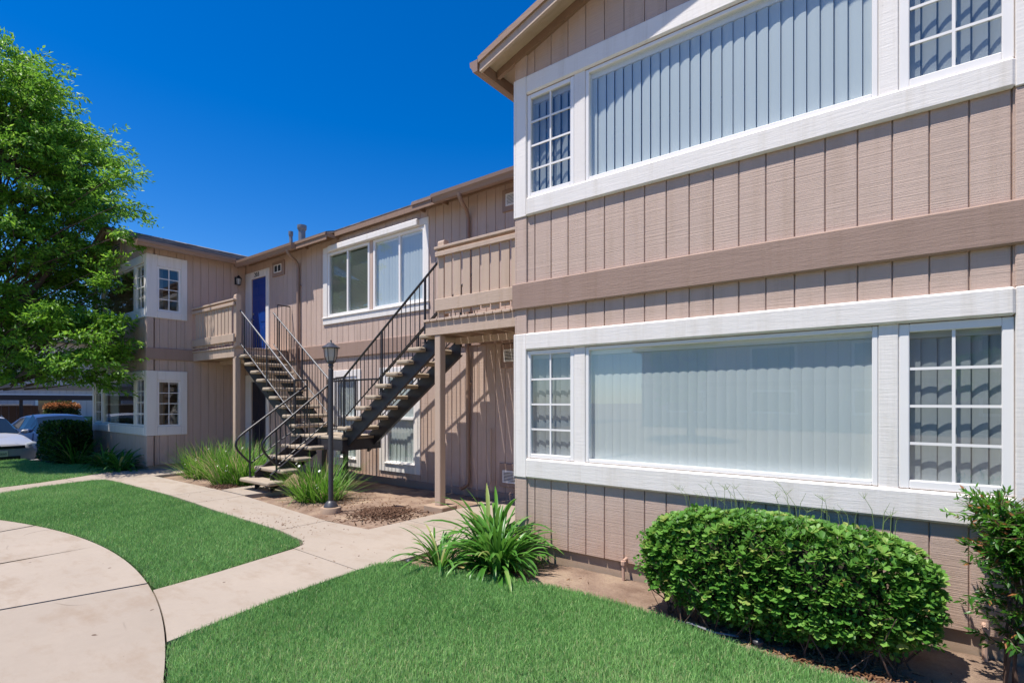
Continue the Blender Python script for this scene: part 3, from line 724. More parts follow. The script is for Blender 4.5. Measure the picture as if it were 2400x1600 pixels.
# ---- balconies
def balcony(x0, x1, nx0, nx1, px0, px1, open_end, wall_end):
    yf = 5.50; fr = MB(); s = 1 if wall_end > open_end else -1
    fr.box(x0, x1, yf, yf+.04, 2.575, 2.775, .006)
    e0, e1 = (open_end, open_end+.04*s); fr.box(min(e0, e1), max(e0, e1), yf+.041, 6.755, 2.575, 2.775, .006)
    k = x0+.35
    while k < x1-.2: fr.box(k, k+.038, yf+.042, 6.755, 2.60, 2.774); k += .42
    fr.box(x0+.05, x1-.02, 6.10, 6.138, 2.50, 2.60)
    b = fr.build('balcony', M['tan'], bld)
    w = .140; gap = .012; k = x0-.02 if s > 0 else x1+.02-w
    i = 0
    while (k < x1-.02 if s > 0 else k > x0-.05):
        kk0, kk1 = max(k, x0-.03), min(k+w, x1+.03)
        if kk1-kk0 > .03: part('deck_board', 'tan', lambda mb: mb.box(kk0, kk1, yf-.032, 6.752, 2.777, 2.812, .005), b)
        k += (w+gap)*s; i += 1
    part('top_rail', 'tan', lambda mb: mb.box(min(nx0, wall_end) if s < 0 else nx0-.01, max(nx1, wall_end) if s > 0 else nx1+.01, yf-.045, yf+.085, 3.822, 3.860, .006), b)
    ra, rb = (nx0+.005, wall_end-.002) if s > 0 else (wall_end+.002, nx1-.005)
    part('sub_rail', 'tan', lambda mb: mb.box(ra, rb, yf-.038, yf-.001, 3.715, 3.785, .006), b)
    part('bottom_rail', 'tan', lambda mb: mb.box(ra, rb, yf-.038, yf-.001, 2.915, 3.092, .006), b)
    k = nx1+.045 if s > 0 else nx0-.045
    while True:
        a, c = (k, k+.140) if s > 0 else (k-.140, k)
        if (s > 0 and c > wall_end-.01) or (s < 0 and a < wall_end+.01): break
        j = random.uniform(-.004, .004)
        part('rail_slat', 'tanv', lambda mb: mb.box(a+j, c+j, yf+.002, yf+.022, 2.86+random.uniform(-.02, .02), 3.80, .003), b)
        k += .1755*s
    part('newel_post', 'tanv', lambda mb: (mb.box(nx0, nx1, yf+.0235, yf+.135, 2.813, 3.945, .006), mb.prism([(yf+.026,0),(yf+.133,0),(yf+.115,.022),(yf+.08,.030),(yf+.045,.022)], lambda p, q: (nx0+.003, p, 3.944+q), lambda p, q: (nx1-.003, p, 3.944+q))), b)
    part('support_post', 'tanv', lambda mb: mb.box(px0, px1, yf+.012, yf+.130, .058, 2.574, .008), b)
    part('post_footing', 'footing', lambda mb: mb.box(px0-.14, px1+.14, yf-.08, yf+.24, -.12, .060, .012), b)
    part('corner_block', 'tan', lambda mb: mb.box(wall_end-.17 if s > 0 else wall_end+.002, wall_end-.002 if s > 0 else wall_end+.17, yf-.02, yf+.02, 2.85, 2.89, .004), b)
    return b
balcony(-5.90, -3.442, -5.665, -5.535, -5.715, -5.598, -5.90, -3.442)
lb = balcony(-14.158, -12.03, -12.10, -11.975, -12.11, -11.99, -12.03, -14.158)

# wall lantern by the numbered door
wl = thing('wall_lantern', (-14.19, 6.55, 4.62), 'small black wall lantern beside the blue door numbered 203', 'wall lamp')
mb = MB(); mb.box(-14.199, -14.165, 6.505, 6.595, 4.64, 4.84, .006); mb.tube([(-14.17, 6.55, 4.80), (-14.09, 6.55, 4.855), (-14.06, 6.55, 4.83)], .012); mb.build('bracket', M['iron'], wl, True)
mb = MB(); mb.lathe([(.015, 4.87), (.03, 4.85), (.075, 4.795), (.08, 4.78), (.06, 4.775)], -14.06, 6.55, 6); mb.build('cap', M['iron'], wl)
mb = MB(); mb.lathe([(.040, 4.63), (.062, 4.775)], -14.06, 6.55, 6); mb.build('glass', M['frost'], wl)
mb = MB()
for k in range(6):
    a = 2*math.pi*k/6; mb.tube([(-14.06+.043*math.cos(a), 6.55+.043*math.sin(a), 4.62), (-14.06+.066*math.cos(a), 6.55+.066*math.sin(a), 4.78)], .005, 5)
mb.lathe([(.02, 4.605), (.045, 4.615), (.046, 4.632)], -14.06, 6.55, 6); mb.build('cage', M['iron'], wl)
# ================================================================== staircase
st = thing('staircase', (-9.0, 5.6, 0), 'black iron staircase with stone treads and two upper flights from one landing', 'staircase')
def spart(name, mat, fn, par=None, smooth=False, ang=40):
    mb = MB(); fn(mb); return mb.build(name, M[mat], par or st, smooth, ang)
RIS = .185; ZL = .959
def tread_mesh(lx, ly):
    mb = MB(); mb.box(-lx/2, lx/2, -ly/2, ly/2, -.070, 0, .020); me = mb.mesh('tread', True, 35); me.materials.append(M['tread']); return me
TU = tread_mesh(.295, .86); TL_ = tread_mesh(1.03, .295)
def tread(me, x, y, z, along):
    o = link('tread', me, None, st); o.location = (x, y, z)
    if along == 'x':       # bracket rods below
        for yy in (y-.28, y+.35): spart('tread_bracket', 'steel', lambda mb: (mb.box(x-.11, x+.11, yy-.02, yy+.02, z-.078, z-.0705), mb.tube([(x-.085, yy, z-.07), (x-.055, yy, z-.185)], .009, 6)), o)
    else:
        for xx in (x-.33, x+.33): spart('tread_bracket', 'steel', lambda mb: (mb.box(xx-.02, xx+.02, y-.11, y+.11, z-.078, z-.0705), mb.tube([(xx, y+.085, z-.07), (xx, y+.10, z-.20)], .009, 6)), o)
    return o
for i in range(4): tread(TL_, -9.235, 4.55+.262*i+.147, ZL-RIS*(4-i), 'y')
XL = [-9.904-.2629*j for j in range(9)]; XRr = [-8.299+.2702*j for j in range(9)]
for j in range(9):
    z = ZL+RIS*(j+1); tread(TU, XL[j]+.147, 6.01, z, 'x'); tread(TU, XRr[j]+.147, 6.01, z, 'x')
ld = spart('landing', 'tread', lambda mb: mb.box(-9.85, -8.15, 5.60, 6.46, ZL-.055, ZL, .014), None, True)
spart('landing_frame', 'steel', lambda mb: [mb.box(*b) for b in ((-9.85,-8.15,5.605,5.645,ZL-.25,ZL-.057), (-9.85,-8.15,6.415,6.455,ZL-.25,ZL-.057), (-9.85,-9.81,5.646,6.414,ZL-.25,ZL-.057), (-8.19,-8.15,5.646,6.414,ZL-.25,ZL-.057))], ld)
for x in (-9.78, -9.05): 
    for y in (6.30,): spart('landing_post', 'steel', lambda mb: mb.box(x-.04, x+.04, y-.04, y+.04, -.12, ZL-.251, .004), ld)
def stringer(pts, axis, c, t=.014, fl=.05):
    """channel: web and two flanges; pts bottom line (a,z)->(a,z), height .30"""
    (a0, z0), (a1, z1) = pts
    f = (lambda off: (lambda a, z: (a, c+off, z))) if axis == 'x' else (lambda off: (lambda a, z: (c+off, a, z)))
    def g(mb):
        for lo, hi, w0, w1 in ((.012, .298, -t/2, t/2), (0, .012, -t/2, fl), (.298, .31, -t/2, fl)):
            mb.prism([(a0, z0+lo), (a1, z1+lo), (a1, z1+hi), (a0, z0+hi)], f(w0), f(w1))
    return spart('stringer', 'steel', g)
for y in (5.72, 6.30):
    stringer(((-8.36, .635), (-5.925, .635+.70*2.435)), 'x', y)
    stringer(((-9.55, .635), (-12.00, .635+.70*2.45)), 'x', y)
for x in (-9.52, -8.98): 
    a0 = 4.72; stringer(((a0, .012), (5.60, .012+.706*.88)), 'y', x)
# railings
HR, LR, BR, PR = .019, .012, .0075, .0175
def railing(path, drop=.73, sp=.102, posts=(), low_skip=False, mat='iron'):
    path = [Vector(p) for p in path]
    hr = spart('handrail', mat, lambda mb: mb.tube(path, HR, 10), None, True, 60)
    spart('lower_rail', mat, lambda mb: mb.tube([p-Vector((0,0,drop)) for p in path], LR, 8), None, True, 60)
    me = {}
    for p, q in zip(path, path[1:]):
        L = math.hypot(q.x-p.x, q.y-p.y); n = int(L/sp)
        for i in range(1, n+1):
            t = (i-.5)/max(n, 1) if n else .5; c = p.lerp(q, t)
            spart('baluster', 'iron', lambda mb: mb.tube([c-Vector((0,0,.01)), c-Vector((0,0,drop-.005))], BR, 6), None, True)
    for (pt, zb) in posts:
        spart('newel_post', 'iron', lambda mb: (mb.tube([pt, (pt[0], pt[1], zb)], PR, 8), mb.box(pt[0]-.045, pt[0]+.045, pt[1]-.03, pt[1]+.03, zb, zb+.008)), None, True)
def line(x, sgn, x0, z0): return z0+sgn*.70*(x-x0)
# near and far rails of both upper flights
for y in (5.62, 6.42):
    lx0, lx1 = -9.74, -12.06
    zL = lambda x: 2.01-.715*(x-lx0)
    railing([(lx0, y, 2.01), (lx1, y, zL(lx1))], posts=[((lx0, y, 2.01), ZL), ((-10.82, y, zL(-10.82)), zL(-10.82)-1.02), ((-11.80, y, zL(-11.80)), zL(-11.80)-.98)], mat='rail_worn')
    rx0, rx1 = -8.12, -5.68
    zRt = lambda x: 2.023+.702*(x-rx0)
    railing([(rx0, y, 2.023), (rx1, y, zRt(rx1))], posts=[((rx0, y, 2.023), ZL), ((-7.066, y, zRt(-7.066)), zRt(-7.066)-1.02), ((-6.03, y, zRt(-6.03)), zRt(-6.03)-1.0)])
railing([(-9.74, 6.42, 2.01), (-8.12, 6.42, 2.023)], drop=.93, posts=[((-8.9, 6.42, 2.016), ZL)])
railing([(-9.74, 5.62, 2.01), (-9.70, 5.86, 2.02)], drop=.93, posts=[((-9.70, 5.86, 2.02), ZL)])
railing([(-8.95, 5.84, 2.0), (-8.12, 5.62, 2.023)], drop=.93, posts=[((-8.95, 5.84, 2.0), ZL)])
# lower flight: rails that sweep round into the bottom post
for x, yo in ((-9.70, 0.0), (-8.95, .10)):
    top = (x, 5.84, 1.90); 
    P_ = [(x, 5.84, 1.90), (x, 4.62+yo, 1.03), (x, 4.53+yo, .955), (x, 4.475+yo, .88), (x, 4.465+yo, .80), (x, 4.50+yo, .715), (x, 4.58+yo, .62), (x, 4.72+yo, .475)]
    spart('handrail', 'iron', lambda mb: mb.tube(P_, HR, 10), None, True, 60)
    lo0 = (x, 4.72+yo, .455); lo1 = (x, 5.82, 1.20)
    spart('lower_rail', 'iron', lambda mb: mb.tube([lo0, lo1], LR, 8), None, True)
    spart('newel_post', 'iron', lambda mb: (mb.tube([(x, 4.72+yo, 1.10), (x, 4.72+yo, ZL-RIS*4)], PR, 8), mb.box(x-.05, x+.05, 4.69+yo, 4.75+yo, ZL-RIS*4, ZL-RIS*4+.008)), None, True)
    for i in range(10):
        t = (i+.7)/10.6; y = 4.72+yo+(5.82-4.72-yo)*t; zl = .455+(1.20-.455)*t; zh = 1.03+(1.90-1.03)*(y-4.62-yo)/(5.84-4.62-yo)
        spart('baluster', 'iron', lambda mb: mb.tube([(x, y, zl), (x, y, zh)], BR, 6), None, True)
# guard at the open end of the left balcony
gp = [(-11.93, 6.45, 3.85), (-11.93, 6.76, 3.85)]
spart('handrail', 'iron', lambda mb: mb.tube(gp, .014, 8), None, True)
for y in (6.45, 6.555, 6.66, 6.76): spart('baluster', 'iron', lambda mb: mb.tube([(-11.93, y, 3.85), (-11.93, y, 2.75)], .010 if y in (6.45, 6.76) else BR, 6), None, True)

# ================================================================== lamp post on the path edge
LX, LY = -6.90, 4.55
lp = thing('lamp_post', (LX, LY, -.05), 'dark grey lamp post with frosted lantern on round footing before the stairs', 'lamp post')
mb = MB(); mb.lathe([(.148, -.12), (.150, .03), (.142, .040)], LX, LY, 28); mb.build('footing', M['footing'], lp, True)
mb = MB(); mb.lathe([(.104, .0405), (.104, .052), (.098, .062), (.080, .10), (.056, .125), (.050, .130)], LX, LY, 12); mb.build('base_cover', M['lampmetal'], lp, True, 30)
mb = MB(); mb.lathe([(.036, .10), (.036, 2.07), (.030, 2.075), (.030, 2.10), (.040, 2.12), (.030, 2.15)], LX, LY, 18); mb.build('pole', M['lampmetal'], lp, True, 40)
mb = MB(); mb.lathe([(.028, 2.14), (.045, 2.155), (.060, 2.175), (.058, 2.19)], LX, LY, 6)
for k in range(6):
    a = 2*math.pi*k/6; c, s_ = math.cos(a), math.sin(a)
    mb.tube([(LX+.062*c, LY+.062*s_, 2.175), (LX+.088*c, LY+.088*s_, 2.26), (LX+.100*c, LY+.100*s_, 2.385)], .006, 5)
mb.build('lantern_frame', M['lampmetal'], lp)
mb = MB(); mb.lathe([(.052, 2.19), (.078, 2.25), (.093, 2.385)], LX, LY, 6); mb.build('lantern_glass', M['frost'], lp)
mb = MB(); mb.lathe([(.128, 2.378), (.130, 2.388), (.095, 2.415), (.065, 2.432), (.045, 2.455), (.018, 2.462), (.010, 2.475), (.014, 2.487), (.004, 2.505)], LX, LY, 12); mb.build('lantern_cap', M['lampmetal'], lp, True, 35)

# ================================================================== plants
def clump(name, loc, label, group, n, lmin, lmax, w, spread, droop, tint_hi=1.0, mat='strap', cat='plant', seg=9, seedtint=None):
    """strap-leaved plant; every leaf a part"""
    t = thing(name, loc, label, cat, group)
    for i in range(n):
        az = random.uniform(0, 2*math.pi); L = random.uniform(lmin, lmax); up = random.betavariate(1.6, 1.3)
        el = R(18+66*up); bend = droop*(.6+.8*random.random())*(1.15-up*.5); wd = w*random.uniform(.75, 1.2)
        dead = random.random() < .07
        if dead: el = R(random.uniform(5, 30)); bend *= 1.6; L *= .7
        r0 = random.uniform(0, spread); bx, by = r0*math.cos(az+random.uniform(-.9, .9)), r0*math.sin(az+random.uniform(-.9, .9))
        tw = random.uniform(-.5, .5); vs = []; p = Vector((loc[0]+bx, loc[1]+by, loc[2]-.02)); e = el
        for k in range(seg+1):
            s = k/seg; hw = wd*.5*(min(1, .45+s*2.2))*(1-max(0, (s-.72)/.28)**1.6*.94)
            d = Vector((math.cos(az), math.sin(az), 0)); sd = Vector((-math.sin(az), math.cos(az), 0))
            sd = sd*math.cos(tw*s)+Vector((0,0,1))*math.sin(tw*s)
            nrm = Vector((-math.sin(e)*math.cos(az), -math.sin(e)*math.sin(az), math.cos(e)))
            vs += [p+sd*hw+nrm*hw*.35, p, p-sd*hw+nrm*hw*.35]
            p = p+(d*math.cos(e)+Vector((0,0,1))*math.sin(e))*(L/seg); e -= bend/seg*(.5+1.3*s)
        fs = []
        for k in range(seg):
            for c in (0, 1): a = k*3+c; fs.append((a, a+1, a+4, a+3))
        zmin = min(v.z for v in vs)
        if zmin < loc[2]-.03:
            vs = [Vector((v.x, v.y, max(v.z, loc[2]-.03+.01*random.random()))) for v in vs]
        me = bpy.data.meshes.new('leaf'); me.from_pydata(vs, [], fs); me.polygons.foreach_set('use_smooth', [True]*len(fs))
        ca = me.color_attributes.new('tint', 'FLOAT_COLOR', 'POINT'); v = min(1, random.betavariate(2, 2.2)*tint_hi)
        if random.random() < .05: v = .97
        if dead: v = 1.0
        ca.data.foreach_set('color', [v, v, v, 1]*len(vs))
        link('leaf', me, M[mat], t)
    return t
clump('lily_plant', (-3.25, 3.99, -.03), 'largest strap-leaved lily plant at the foot of the near corner', 'strap-leaved lilies', 200, .40, .69, .036, .16, 1.7)
clump('lily_plant', (-3.62, 4.36, -.03), 'strap-leaved lily plant behind the largest one, against the near corner', 'strap-leaved lilies', 85, .55, .90, .042, .10, 1.6)
clump('lily_plant', (-3.76, 3.70, -.03), 'small thin-leaved lily plant beside the path and sprinkler', 'strap-leaved lilies', 62, .35, .60, .026, .08, 1.6)
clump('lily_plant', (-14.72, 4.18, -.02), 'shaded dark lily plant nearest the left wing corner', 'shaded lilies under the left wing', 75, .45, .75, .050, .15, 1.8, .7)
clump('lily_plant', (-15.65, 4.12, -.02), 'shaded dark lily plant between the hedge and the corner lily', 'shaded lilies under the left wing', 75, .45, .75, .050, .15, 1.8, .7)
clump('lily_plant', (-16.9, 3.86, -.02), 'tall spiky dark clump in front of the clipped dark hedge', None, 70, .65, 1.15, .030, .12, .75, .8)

def reeds(name, loc, label, n, hmin, hmax, rad, dry, lean=.35, flowers=8, w=.017):
    """thin-bladed clump with a few white flowers and dead blades at the base"""
    t = thing(name, loc, label, 'plant', 'reedy clumps round the stairs')
    seg = 5; V = []; T = []; C = []
    for i in range(n):
        isdry = random.random() < dry
        a = random.uniform(0, 2*math.pi); r = rad*math.sqrt(random.random())
        bx, by = loc[0]+r*math.cos(a), loc[1]+r*math.sin(a)*.8
        L = (hmin*.6+(hmax-hmin*.6)*random.betavariate(1.5, 1.4))*(random.uniform(.25, .55) if isdry else 1)
        az = a+random.uniform(-1.1, 1.1); e = R(90)-abs(random.gauss(0, lean))-r/rad*.22; bend = random.uniform(.15, .9)*(2.2 if isdry else 1)
        if random.random() < .10: bend *= 2.4
        p = Vector((bx, by, loc[2]-.03)); hw = w*random.uniform(.6, 1.15)*.5; base = len(V)
        fa = random.uniform(0, 2*math.pi); sd = Vector((-math.sin(az+fa*.15), math.cos(az+fa*.15), 0))
        tint = random.uniform(.86, 1) if isdry else (random.uniform(.74, .95) if random.random() < .14 else random.betavariate(2, 2.2)*.78)
        for k in range(seg+1):
            s = k/seg; h = hw*(1-s**2.2*.9); V += [p+sd*h, p-sd*h]; C += [(tint+(.12*s if not isdry else 0),)*3]*2
            p = p+(Vector((math.cos(az), math.sin(az), 0))*math.cos(e)+Vector((0,0,1))*math.sin(e))*(L/seg); e -= bend/seg*(.4+1.2*s)
            if p.z < loc[2]-.02: p.z = loc[2]-.02+.02*random.random()
        for k in range(seg):
            b = base+2*k; T += [(b, b+1, b+3), (b, b+3, b+2)]
    me = fast_mesh('foliage', np.array([tuple(v) for v in V]), np.array(T), np.clip(np.array(C), 0, 1)); tag(link('foliage', me, M['reed'], t), kind='stuff')
    for i in range(flowers):
        a = random.uniform(0, 2*math.pi); r = rad*1.1*random.random()**.5; z = loc[2]+hmax*random.uniform(.22, .70); c = Vector((loc[0]+r*math.cos(a)*.9, loc[1]+r*math.sin(a)*.5-.22, z))
        mb = MB(); n_ = Vector((random.uniform(-.5, .5), -.8, .7)).normalized(); u = n_.orthogonal().normalized(); w_ = n_.cross(u)
        for k in range(6):
            q = 2*math.pi*k/6; d = u*math.cos(q)+w_*math.sin(q); sd = n_.cross(d)
            mb.add([c, c+d*.014+sd*.008, c+d*.027-n_*.004, c+d*.014-sd*.008], [(0,1,2,3)])
        mb.build('flower', M['petal'], t)
    return t
reeds('reed_clump', (-12.35, 5.05, -.05), 'reedy clump with dry blond blades at the base, next to the left wing', 620, .55, .98, .46, .22, .42, 4)
reeds('reed_clump', (-10.78, 4.98, -.04), 'tallest dense green reedy clump left of the bottom step', 900, .60, 1.12, .48, .10, .30, 8)
reeds('reed_clump', (-8.02, 5.06, -.04), 'reedy clump right behind the lamp post', 640, .42, .88, .40, .12, .42, 5)

def foliage_shell(center, rad, n, power=3.2, size=(.03, .05), thick=.22, bumpy=.06, template=LEAF_OB, cut=None, up=.35, tint=(0, .9), seed=0):
    """leaves through the outer layer of a clipped, boxy volume"""
    rg = np.random.default_rng(seed); d = rg.normal(size=(n*2, 3)); d /= np.linalg.norm(d, axis=1, keepdims=True)
    rr = (np.abs(d)**power).sum(1)**(-1/power)
    ph = rg.uniform(0, 6, 6)
    lump = 1+bumpy*(np.sin(d[:, 0]*7+ph[0])*np.sin(d[:, 1]*6+ph[1])+.7*np.sin(d[:, 0]*17+d[:, 2]*13+ph[2])+.5*np.sin(d[:, 0]*31+d[:, 2]*27+ph[3]))
    dep = 1-thick*rg.random(n*2)**1.7
    p = d*(rr*lump*dep)[:, None]*np.array(rad)+np.array(center)
    if cut is not None: k = cut(p); p = p[k]; d = d[k]; dep = dep[k]
    p = p[:n]; d = d[:n]; dep = dep[:n]; m = len(p)
    dirs = d*.8+rg.normal(size=(m, 3))*.75; dirs[:, 2] += up
    rot = rot_from(dirs, rg.uniform(-1.2, 1.2, m)); sc = rg.uniform(*size, m)
    t = np.clip(rg.beta(2, 2.5, m)*(tint[1]-tint[0])+tint[0], 0, 1); t = np.where(rg.random(m) < .02, rg.uniform(.95, 1.0, m), t)
    return scatter(*template, p, rot, sc, np.repeat(t[:, None], 3, 1))
def hedge(name, center, rad, label, n, mat, size, cat='hedge', core=.80, template=LEAF_OB, cut=None, power=3.2, seed=1, tint=(0, .9), bumpy=.05, extra=None, coremat='hedgecore', stems=20, zb=-.06):
    t = thing(name, (center[0], center[1], zb), label, cat)
    parts = [foliage_shell(center, rad, n, power, size, .24, bumpy, template, cut, seed=seed, tint=tint)]
    if extra: parts += extra
    v, tr, c = join(parts); keep = v[:, 2].min(); v[:, 2] = np.maximum(v[:, 2], zb+.01)
    tag(link('foliage', fast_mesh('foliage', v, tr, c), M[mat], t), kind='stuff')
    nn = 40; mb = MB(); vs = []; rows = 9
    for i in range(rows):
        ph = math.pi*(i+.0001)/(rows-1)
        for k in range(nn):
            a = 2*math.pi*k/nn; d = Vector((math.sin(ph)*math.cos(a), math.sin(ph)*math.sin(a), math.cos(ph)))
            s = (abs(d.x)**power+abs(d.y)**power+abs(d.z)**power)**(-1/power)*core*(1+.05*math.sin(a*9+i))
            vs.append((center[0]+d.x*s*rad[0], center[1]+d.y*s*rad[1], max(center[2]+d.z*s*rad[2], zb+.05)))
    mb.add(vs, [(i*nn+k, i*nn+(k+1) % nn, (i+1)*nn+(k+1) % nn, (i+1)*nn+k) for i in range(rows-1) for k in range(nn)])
    mb.build('filler_core', M[coremat], t)  # solid dark filler added inside the leaves to block see-through
    mb = MB()
    for i in range(stems):
        x = center[0]+random.uniform(-.9, .9)*rad[0]; y = center[1]+random.uniform(-.85, .6)*rad[1]; r_ = random.uniform(.002, .007)
        j = lambda a: random.uniform(-a, a)
        mb.tube([(x, y, zb-.04), (x+j(.05), y+j(.05), zb+.05), (x+j(.12), y+j(.08), center[2]-rad[2]*.7), (x+j(.25), y+j(.12), center[2]-.1*rad[2])], [r_*1.3, r_, r_*.8, r_*.5], 5)
    mb.build('stems', M['stem'], t)
    return t
# near clipped hedge: rosettes of larger leaves on the outside
def rosettes(center, rad, n, seed, power=3.2, size=(.045, .07)):
    rg = np.random.default_rng(seed); P_ = []; D = []
    while len(P_) < n:
        d = rg.normal(size=3); d /= np.linalg.norm(d)
        if d[1] > .35 or d[2] < -.55: continue
        s = (abs(d)**power).sum()**(-1/power)*rg.uniform(.97, 1.05)
        P_.append(np.array(center)+d*s*np.array(rad)); D.append(d*.6+np.array([0, -.15, .55]))
    pos_, dr, rl, sc, ti = [], [], [], [], []
    for p, d in zip(P_, D):
        d = d/np.linalg.norm(d); u = np.cross(d, [0.3, .1, 1]); u /= np.linalg.norm(u); w = np.cross(d, u); k = rg.integers(5, 8); t0 = rg.beta(3, 2)
        for j in range(k):
            q = 2*math.pi*j/k+rg.uniform(-.3, .3); e = d*rg.uniform(.5, .9)+(u*math.cos(q)+w*math.sin(q))
            pos_.append(p); dr.append(e); rl.append(rg.uniform(-.3, .3)); sc.append(rg.uniform(*size)); ti.append(np.clip(t0+rg.normal()*.08, .2, .93))
    ti = np.array(ti)
    return scatter(*LEAF_OB, np.array(pos_), rot_from(np.array(dr), np.array(rl)), np.array(sc), np.repeat(ti[:, None], 3, 1))
hc, hr_ = (-.82, 4.08, .385), (.88, .34, .375)
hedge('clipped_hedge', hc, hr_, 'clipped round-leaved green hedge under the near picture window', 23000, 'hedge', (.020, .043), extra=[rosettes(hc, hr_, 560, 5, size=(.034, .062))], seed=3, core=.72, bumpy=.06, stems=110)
# weeds poking out of its top
mb = MB()
for i in range(34):
    x = random.uniform(-1.45, -.1); y = random.uniform(3.95, 4.3); L = random.uniform(.08, .24); a = random.uniform(-.5, .5)
    mb.tube([(x, y, .70), (x+a*.3*L, y-.01, .76+L*.6), (x+a*L, y-.03, .76+L)], [.0022, .0018, .0008], 4)
    if random.random() < .4:
        for k in range(4): q = random.uniform(-1, 1); mb.tube([(x+a*.9*L, y-.03, .76+L*.9), (x+a*L+q*.06, y-.03, .76+L*.95+.03)], [.0012, .0006], 3)
wd = thing('weeds', (-.8, 4.14, .7), 'thin weed stalks growing out of the top of the near hedge', 'weeds', kind='stuff'); mb.build('stalks', M['weed'], wd)
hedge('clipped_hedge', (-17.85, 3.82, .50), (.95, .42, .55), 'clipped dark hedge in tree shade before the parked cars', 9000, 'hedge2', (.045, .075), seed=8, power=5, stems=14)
hedge('shrub', (-18.85, 4.95, .50), (.5, .5, .58), 'yellow-green shrub between the dark hedge and left wing', 3500, 'yellowgreen', (.06, .10), cat='shrub', seed=9, stems=8)

# nandina at the right edge
nd = thing('nandina_shrub', (.46, 4.16, -.05), 'leggy nandina shrub with feathery leaves at the right edge', 'shrub')
mb = MB(); tips = []
for i in range(11):
    bx, by = .46+random.uniform(-.09, .14), 4.14+random.uniform(-.08, .08); tx, ty = bx+random.uniform(-.12, .2), by+random.uniform(-.12, .10); h = random.uniform(.62, .93)
    mb.tube([(bx, by, -.1), (bx*.6+tx*.4+random.uniform(-.02, .02), by*.6+ty*.4, h*.45), (tx, ty, h)], [.010, .008, .005], 6)
    tips.append((tx, ty, h))
mb.build('stems', M['stem'], nd, True)
pos_, dr, rl, sc, ti = [], [], [], [], []
rg = np.random.default_rng(4); tw = MB()
fronds = [(t, az, el, L) for t in tips for az, el, L in [(rg.uniform(0, 6.28), rg.uniform(-.1, .95), rg.uniform(.14, .32)) for _ in range(38)]]
fronds += [((.46+rg.uniform(-.1, .15), 4.14+rg.uniform(-.1, .1), rg.uniform(.15, .75)), rg.uniform(0, 6.28), rg.uniform(-.2, .5), rg.uniform(.10, .22)) for _ in range(110)]
for (t, az, el, L) in fronds:
    d = np.array([math.cos(az)*math.cos(el), math.sin(az)*math.cos(el), math.sin(el)]); e = np.array(t)+d*L-np.array([0, 0, .25*L*L])
    if e[1] > 4.50: e[1] = 4.50
    tw.tube([t, tuple((np.array(t)+e)/2+np.array([0, 0, .015])), tuple(e)], [.0025, .002, .001], 4)
    low = t[2] < .7
    for k in range(18):
        s = rg.uniform(.2, 1.0); p = np.array(t)*(1-s)+e*s; pos_.append(p); dr.append(d+rg.normal(size=3)*.75+np.array([0, 0, -.1])); rl.append(rg.uniform(-.9, .9)); sc.append(rg.uniform(.035, .062)); ti.append(rg.beta(2, 3)*.5+(.05 if low else .36) if rg.random() > .05 else 1.0)
ti = np.clip(np.array(ti), 0, 1); tw.build('twigs', M['stem'], nd)
v, tr, c = scatter(*LEAF_NAR, np.array(pos_), rot_from(np.array(dr), np.array(rl)), np.array(sc)*np.ones(len(sc)), np.repeat(ti[:, None], 3, 1)); v[:, 1] = np.minimum(v[:, 1], 4.53)
tag(link('foliage', fast_mesh('foliage', v, tr, c), M['nandina'], nd), kind='stuff')

# ---- the big tree at the left
TX, TY = -17.5, 2.2
tr_ = thing('shade_tree', (TX, TY, -.05), 'large leafy shade tree at the left edge before the left wing', 'tree')
ax_l = np.array([.7912, .6115, 0]); ax_d = np.array([-.6115, .7912, 0]); cen = np.array([TX, TY, 6.35])+ax_d*.35
rg = np.random.default_rng(21); sprays = []
while len(sprays) < 360:
    d = rg.normal(size=3); d /= np.linalg.norm(d); r = rg.uniform(.30, 1.0)**.6
    l, dp, vz = d[0]*r*2.6, d[1]*r*2.15, d[2]*r*3.95
    if vz > 0: l *= 1-.42*(vz/3.95)**1.5
    p = cen+ax_l*l+ax_d*dp+np.array([0, 0, vz])
    if p[2] < 2.45 or l < -2.0 or (l < -1.0 and rg.random() < .5): continue
    if p[1] > 4.0 and p[2] < 6.2 and p[0] < -13.9: continue
    if p[1]+p[2]/2.8 < 3.0: continue
    ix = 1200+1240*(p[0]*.7912+p[1]*.6115)/(-p[0]*.6115+p[1]*.7912)
    if ix > 215 and 3.3 < p[2] < 5.3 and rg.random() < .7: continue
    sprays.append(p)
low = [(-14.75, 3.95, 2.75), (-15.0, 3.85, 3.3), (-14.6, 3.95, 3.45), (-15.0, 3.8, 2.55), (-14.7, 3.95, 4.25), (-14.9, 3.9, 4.7), (-14.3, 4.0, 5.3), (-15.6, 3.5, 2.6), (-16.2, 3.1, 2.5), (-16.9, 2.6, 2.55), (-15.3, 3.7, 3.1), (-14.25, 4.0, 6.0), (-14.2, 3.9, 6.6), (-15.4,3.2,2.35), (-16.6,2.3,2.3)]
low += [tuple(np.array([-16.2, 2.75, 2.75])+ax_l*rg.uniform(-1.6, 2.0)+ax_d*rg.uniform(-.8, .3)+np.array([0, 0, rg.uniform(-.45, .9)])) for _ in range(32)]
low += [(-14.95, 3.92, 2.2), (-15.3, 3.8, 2.05), (-15.6, 3.6, 2.2), (-15.1, 3.9, 2.6), (-16.0, 3.2, 2.15), (-16.5, 2.8, 2.2), (-17.0, 2.5, 2.15), (-16.8, 2.0, 2.3), (-17.4, 1.9, 2.2)]
low = [p for p in low if p[1] < 4.15]
sprays += [np.array(p) for p in low]
br = MB(); pos_, dr, rl, sc, ti = [], [], [], [], []
